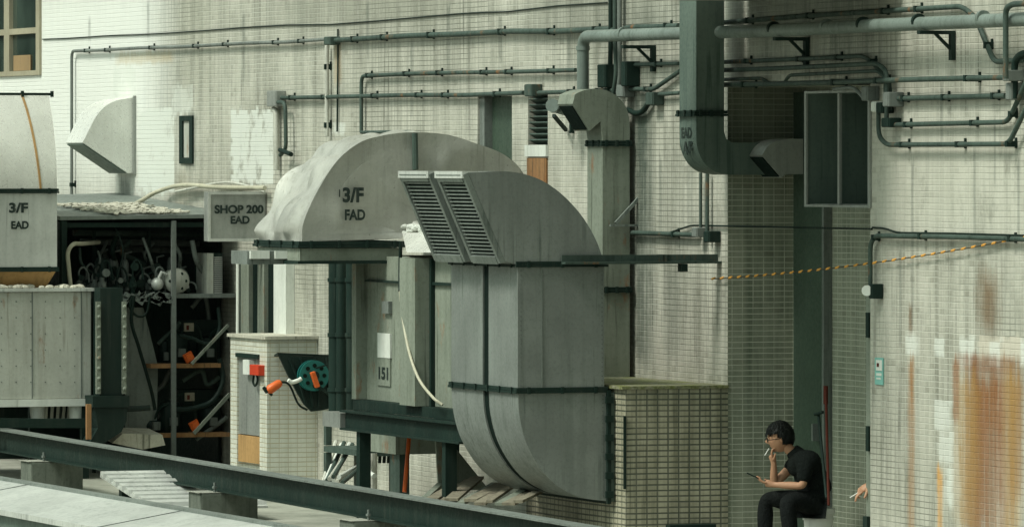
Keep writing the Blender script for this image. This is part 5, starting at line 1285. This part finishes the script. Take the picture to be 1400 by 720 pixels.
# glasses
m = MB()
side_ = (UP.cross(fw_)).normalized(); f_ = fw_.normalized(); u_ = f_.cross(side_).normalized()
for sy in (-1,1):
    cc = hc+f_*.112+side_*.036*sy+u_*-.004; ring = [cc+side_*cos(k*pi/6)*.026+u_*sin(k*pi/6)*.019 for k in range(13)]; m.tube(ring, .0032, 5, caps=False)
    m.tube([cc+side_*.026*sy, hc+side_*.088*sy+f_*.0], .003, 5)
m.tube([hc+f_*.118+side_*-.010, hc+f_*.118+side_*.010], .003, 5)
m.build('glasses', M['cable'], man)
text_p = MB()
for k in range(5):
    p = MP(1074+k*3.0, 648+(k%2)*1.0, .118); text_p.obox(p, RV*.006, FV*.004, UP*.006)
# phone and cigarette
d_ = (-RV*.88+UP*.42-FV*.15).normalized(); nrm = (d_.cross(FV)).normalized()
pc = MP(1031,650.5,.15)
ph = thing('phone', 'black mobile phone held out by the seated smoking man', 'phone', pc)
m = MB(); m.obox(pc, d_*.072, FV*.036, nrm*.0045); m.build('case', M['cable'], ph, bevel=.003)
m = MB(); m.obox(pc+nrm*.0055*(1 if nrm.z>0 else -1), d_*.066, FV*.032, nrm*.0006); m.build('screen', M['glass'], ph)
m = MB(); m.tube([MP(1045.5,622,.04), MP(1051.5,612.5,.03)], .0045, 8); tag(m.build('cigarette', M['paper']), 'white cigarette between the lips and fingers of seated man', 'cigarette')
# bucket seat
bp = MP(1119,692); bp.z = 0; bh = MP(1119,694).z
M['pail'] = weathered('white_pail', (.82,.82,.78), (.4,.4,.36), amt=.2, rough=.45)
bk = thing('bucket', 'upturned white plastic bucket used as a seat by the man in black', 'bucket', bp)
m = MB(); m.tube([bp, bp+UP*(bh-.05), bp+UP*(bh-.045), bp+UP*bh], [.115,.128,.145,.145], 24); m.build('pail', M['pail'], bk, smooth=30)
m = MB(); m.tube([bp+UP*(bh-.10), bp+UP*(bh-.085)], .137, 24); m.build('band', M['pail'], bk, smooth=30)
# second smoker, mostly behind the recess edge
p2 = thing('person', 'person hidden by the recess edge, only a forearm and hand with cigarette showing', 'person', (recX1-.28,.36,0))
b0 = Vector((recX1-.28,.33,0)); K = lambda x,y,z: b0+Vector((x,y,z))
wr = Dp(1186,667,DM+.55*0-.9)
wr = W(1189.5,661,-.06); elb2 = wr+Vector((.12,.18,-.10)); 
hc2 = K(.02,.0,1.10)
chains = [[(K(0,.08,.45),.13),(K(0,.08,.65),.12),(K(0,.06,.82),(.14,.1)),(K(0,.04,.96),.055),(K(0,.02,1.04),.05)],
  [(K(0,.06,.82),(.14,.1)),(K(.12,.05,.86),.06),(K(.16,.02,.62),.042),(K(.12,-.12,.5),.026)],
  [(K(0,.06,.82),(.14,.1)),(K(-.0,.10,.84),.06),(elb2,.044),((elb2+wr)/2,.038),(wr,.026)],
  [(K(0,.08,.45),.13),(K(.10,.05,.45),.1),(K(.12,-.22,.47),.065),(K(.12,-.2,.08),.04),(K(.12,-.28,.04),.03)],
  [(K(0,.08,.45),.13),(K(-.08,.05,.45),.1),(K(.02,-.20,.47),.065),(K(.02,-.18,.08),.04),(K(.02,-.26,.04),.03)]]
hh = hand_chains(wr, (-RV*.8-UP*.55), (-UP*.4+RV*.5-FV*.2), (-FV*.7-UP*.5), (.35,.45,.7,.9), 1.2)
skin_obj('body', chains+hh, M['skin'], p2, 2, lambda bm: head_into(bm, hc2, Vector((-.2,-1,-.1)), UP, .118))
hair_cap(hc2, Vector((-.2,-1,0)).normalized(), UP, .119, p2)
skin_obj('t_shirt', [[(K(0,.08,.45),.15),(K(0,.08,.65),.145),(K(0,.06,.84),(.155,.12)),(K(0,.045,.92),.07)]], M['shirt'], p2, 2)
skin_obj('trousers', [[(K(0,.08,.44),.14),(K(.10,.05,.45),.11),(K(.12,-.22,.47),.08),(K(.12,-.2,.10),.06)],[(K(0,.08,.44),.14),(K(-.06,.05,.45),.11),(K(.02,-.20,.47),.08),(K(.02,-.18,.10),.06)]], M['trousers'], p2, 2)
q0 = wr+(-RV*.8-UP*.55).normalized()*.15; m = MB(); m.tube([q0+RV*.02+UP*.01, q0-RV*.045-UP*.03], .005, 8); tag(m.build('cigarette', M['paper']), 'white cigarette held in the hand that pokes out at the recess edge', 'cigarette')
st_ = thing('stool', 'small stool hidden behind the right edge of the recess', 'stool', K(0,.08,0)); m = MB(); m.box(b0.x-.16,b0.x+.16,b0.y-.08,b0.y+.24,.30,.33); m.build('seat', M['white'], st_)
for sx_ in (-1,1):
    for sy_ in (-1,1): m = MB(); m.box(b0.x+sx_*.14-.015,b0.x+sx_*.14+.015,b0.y+.08+sy_*.14-.015,b0.y+.08+sy_*.14+.015,0,.299); m.build('leg', M['white'], st_)
text_p.b.free()
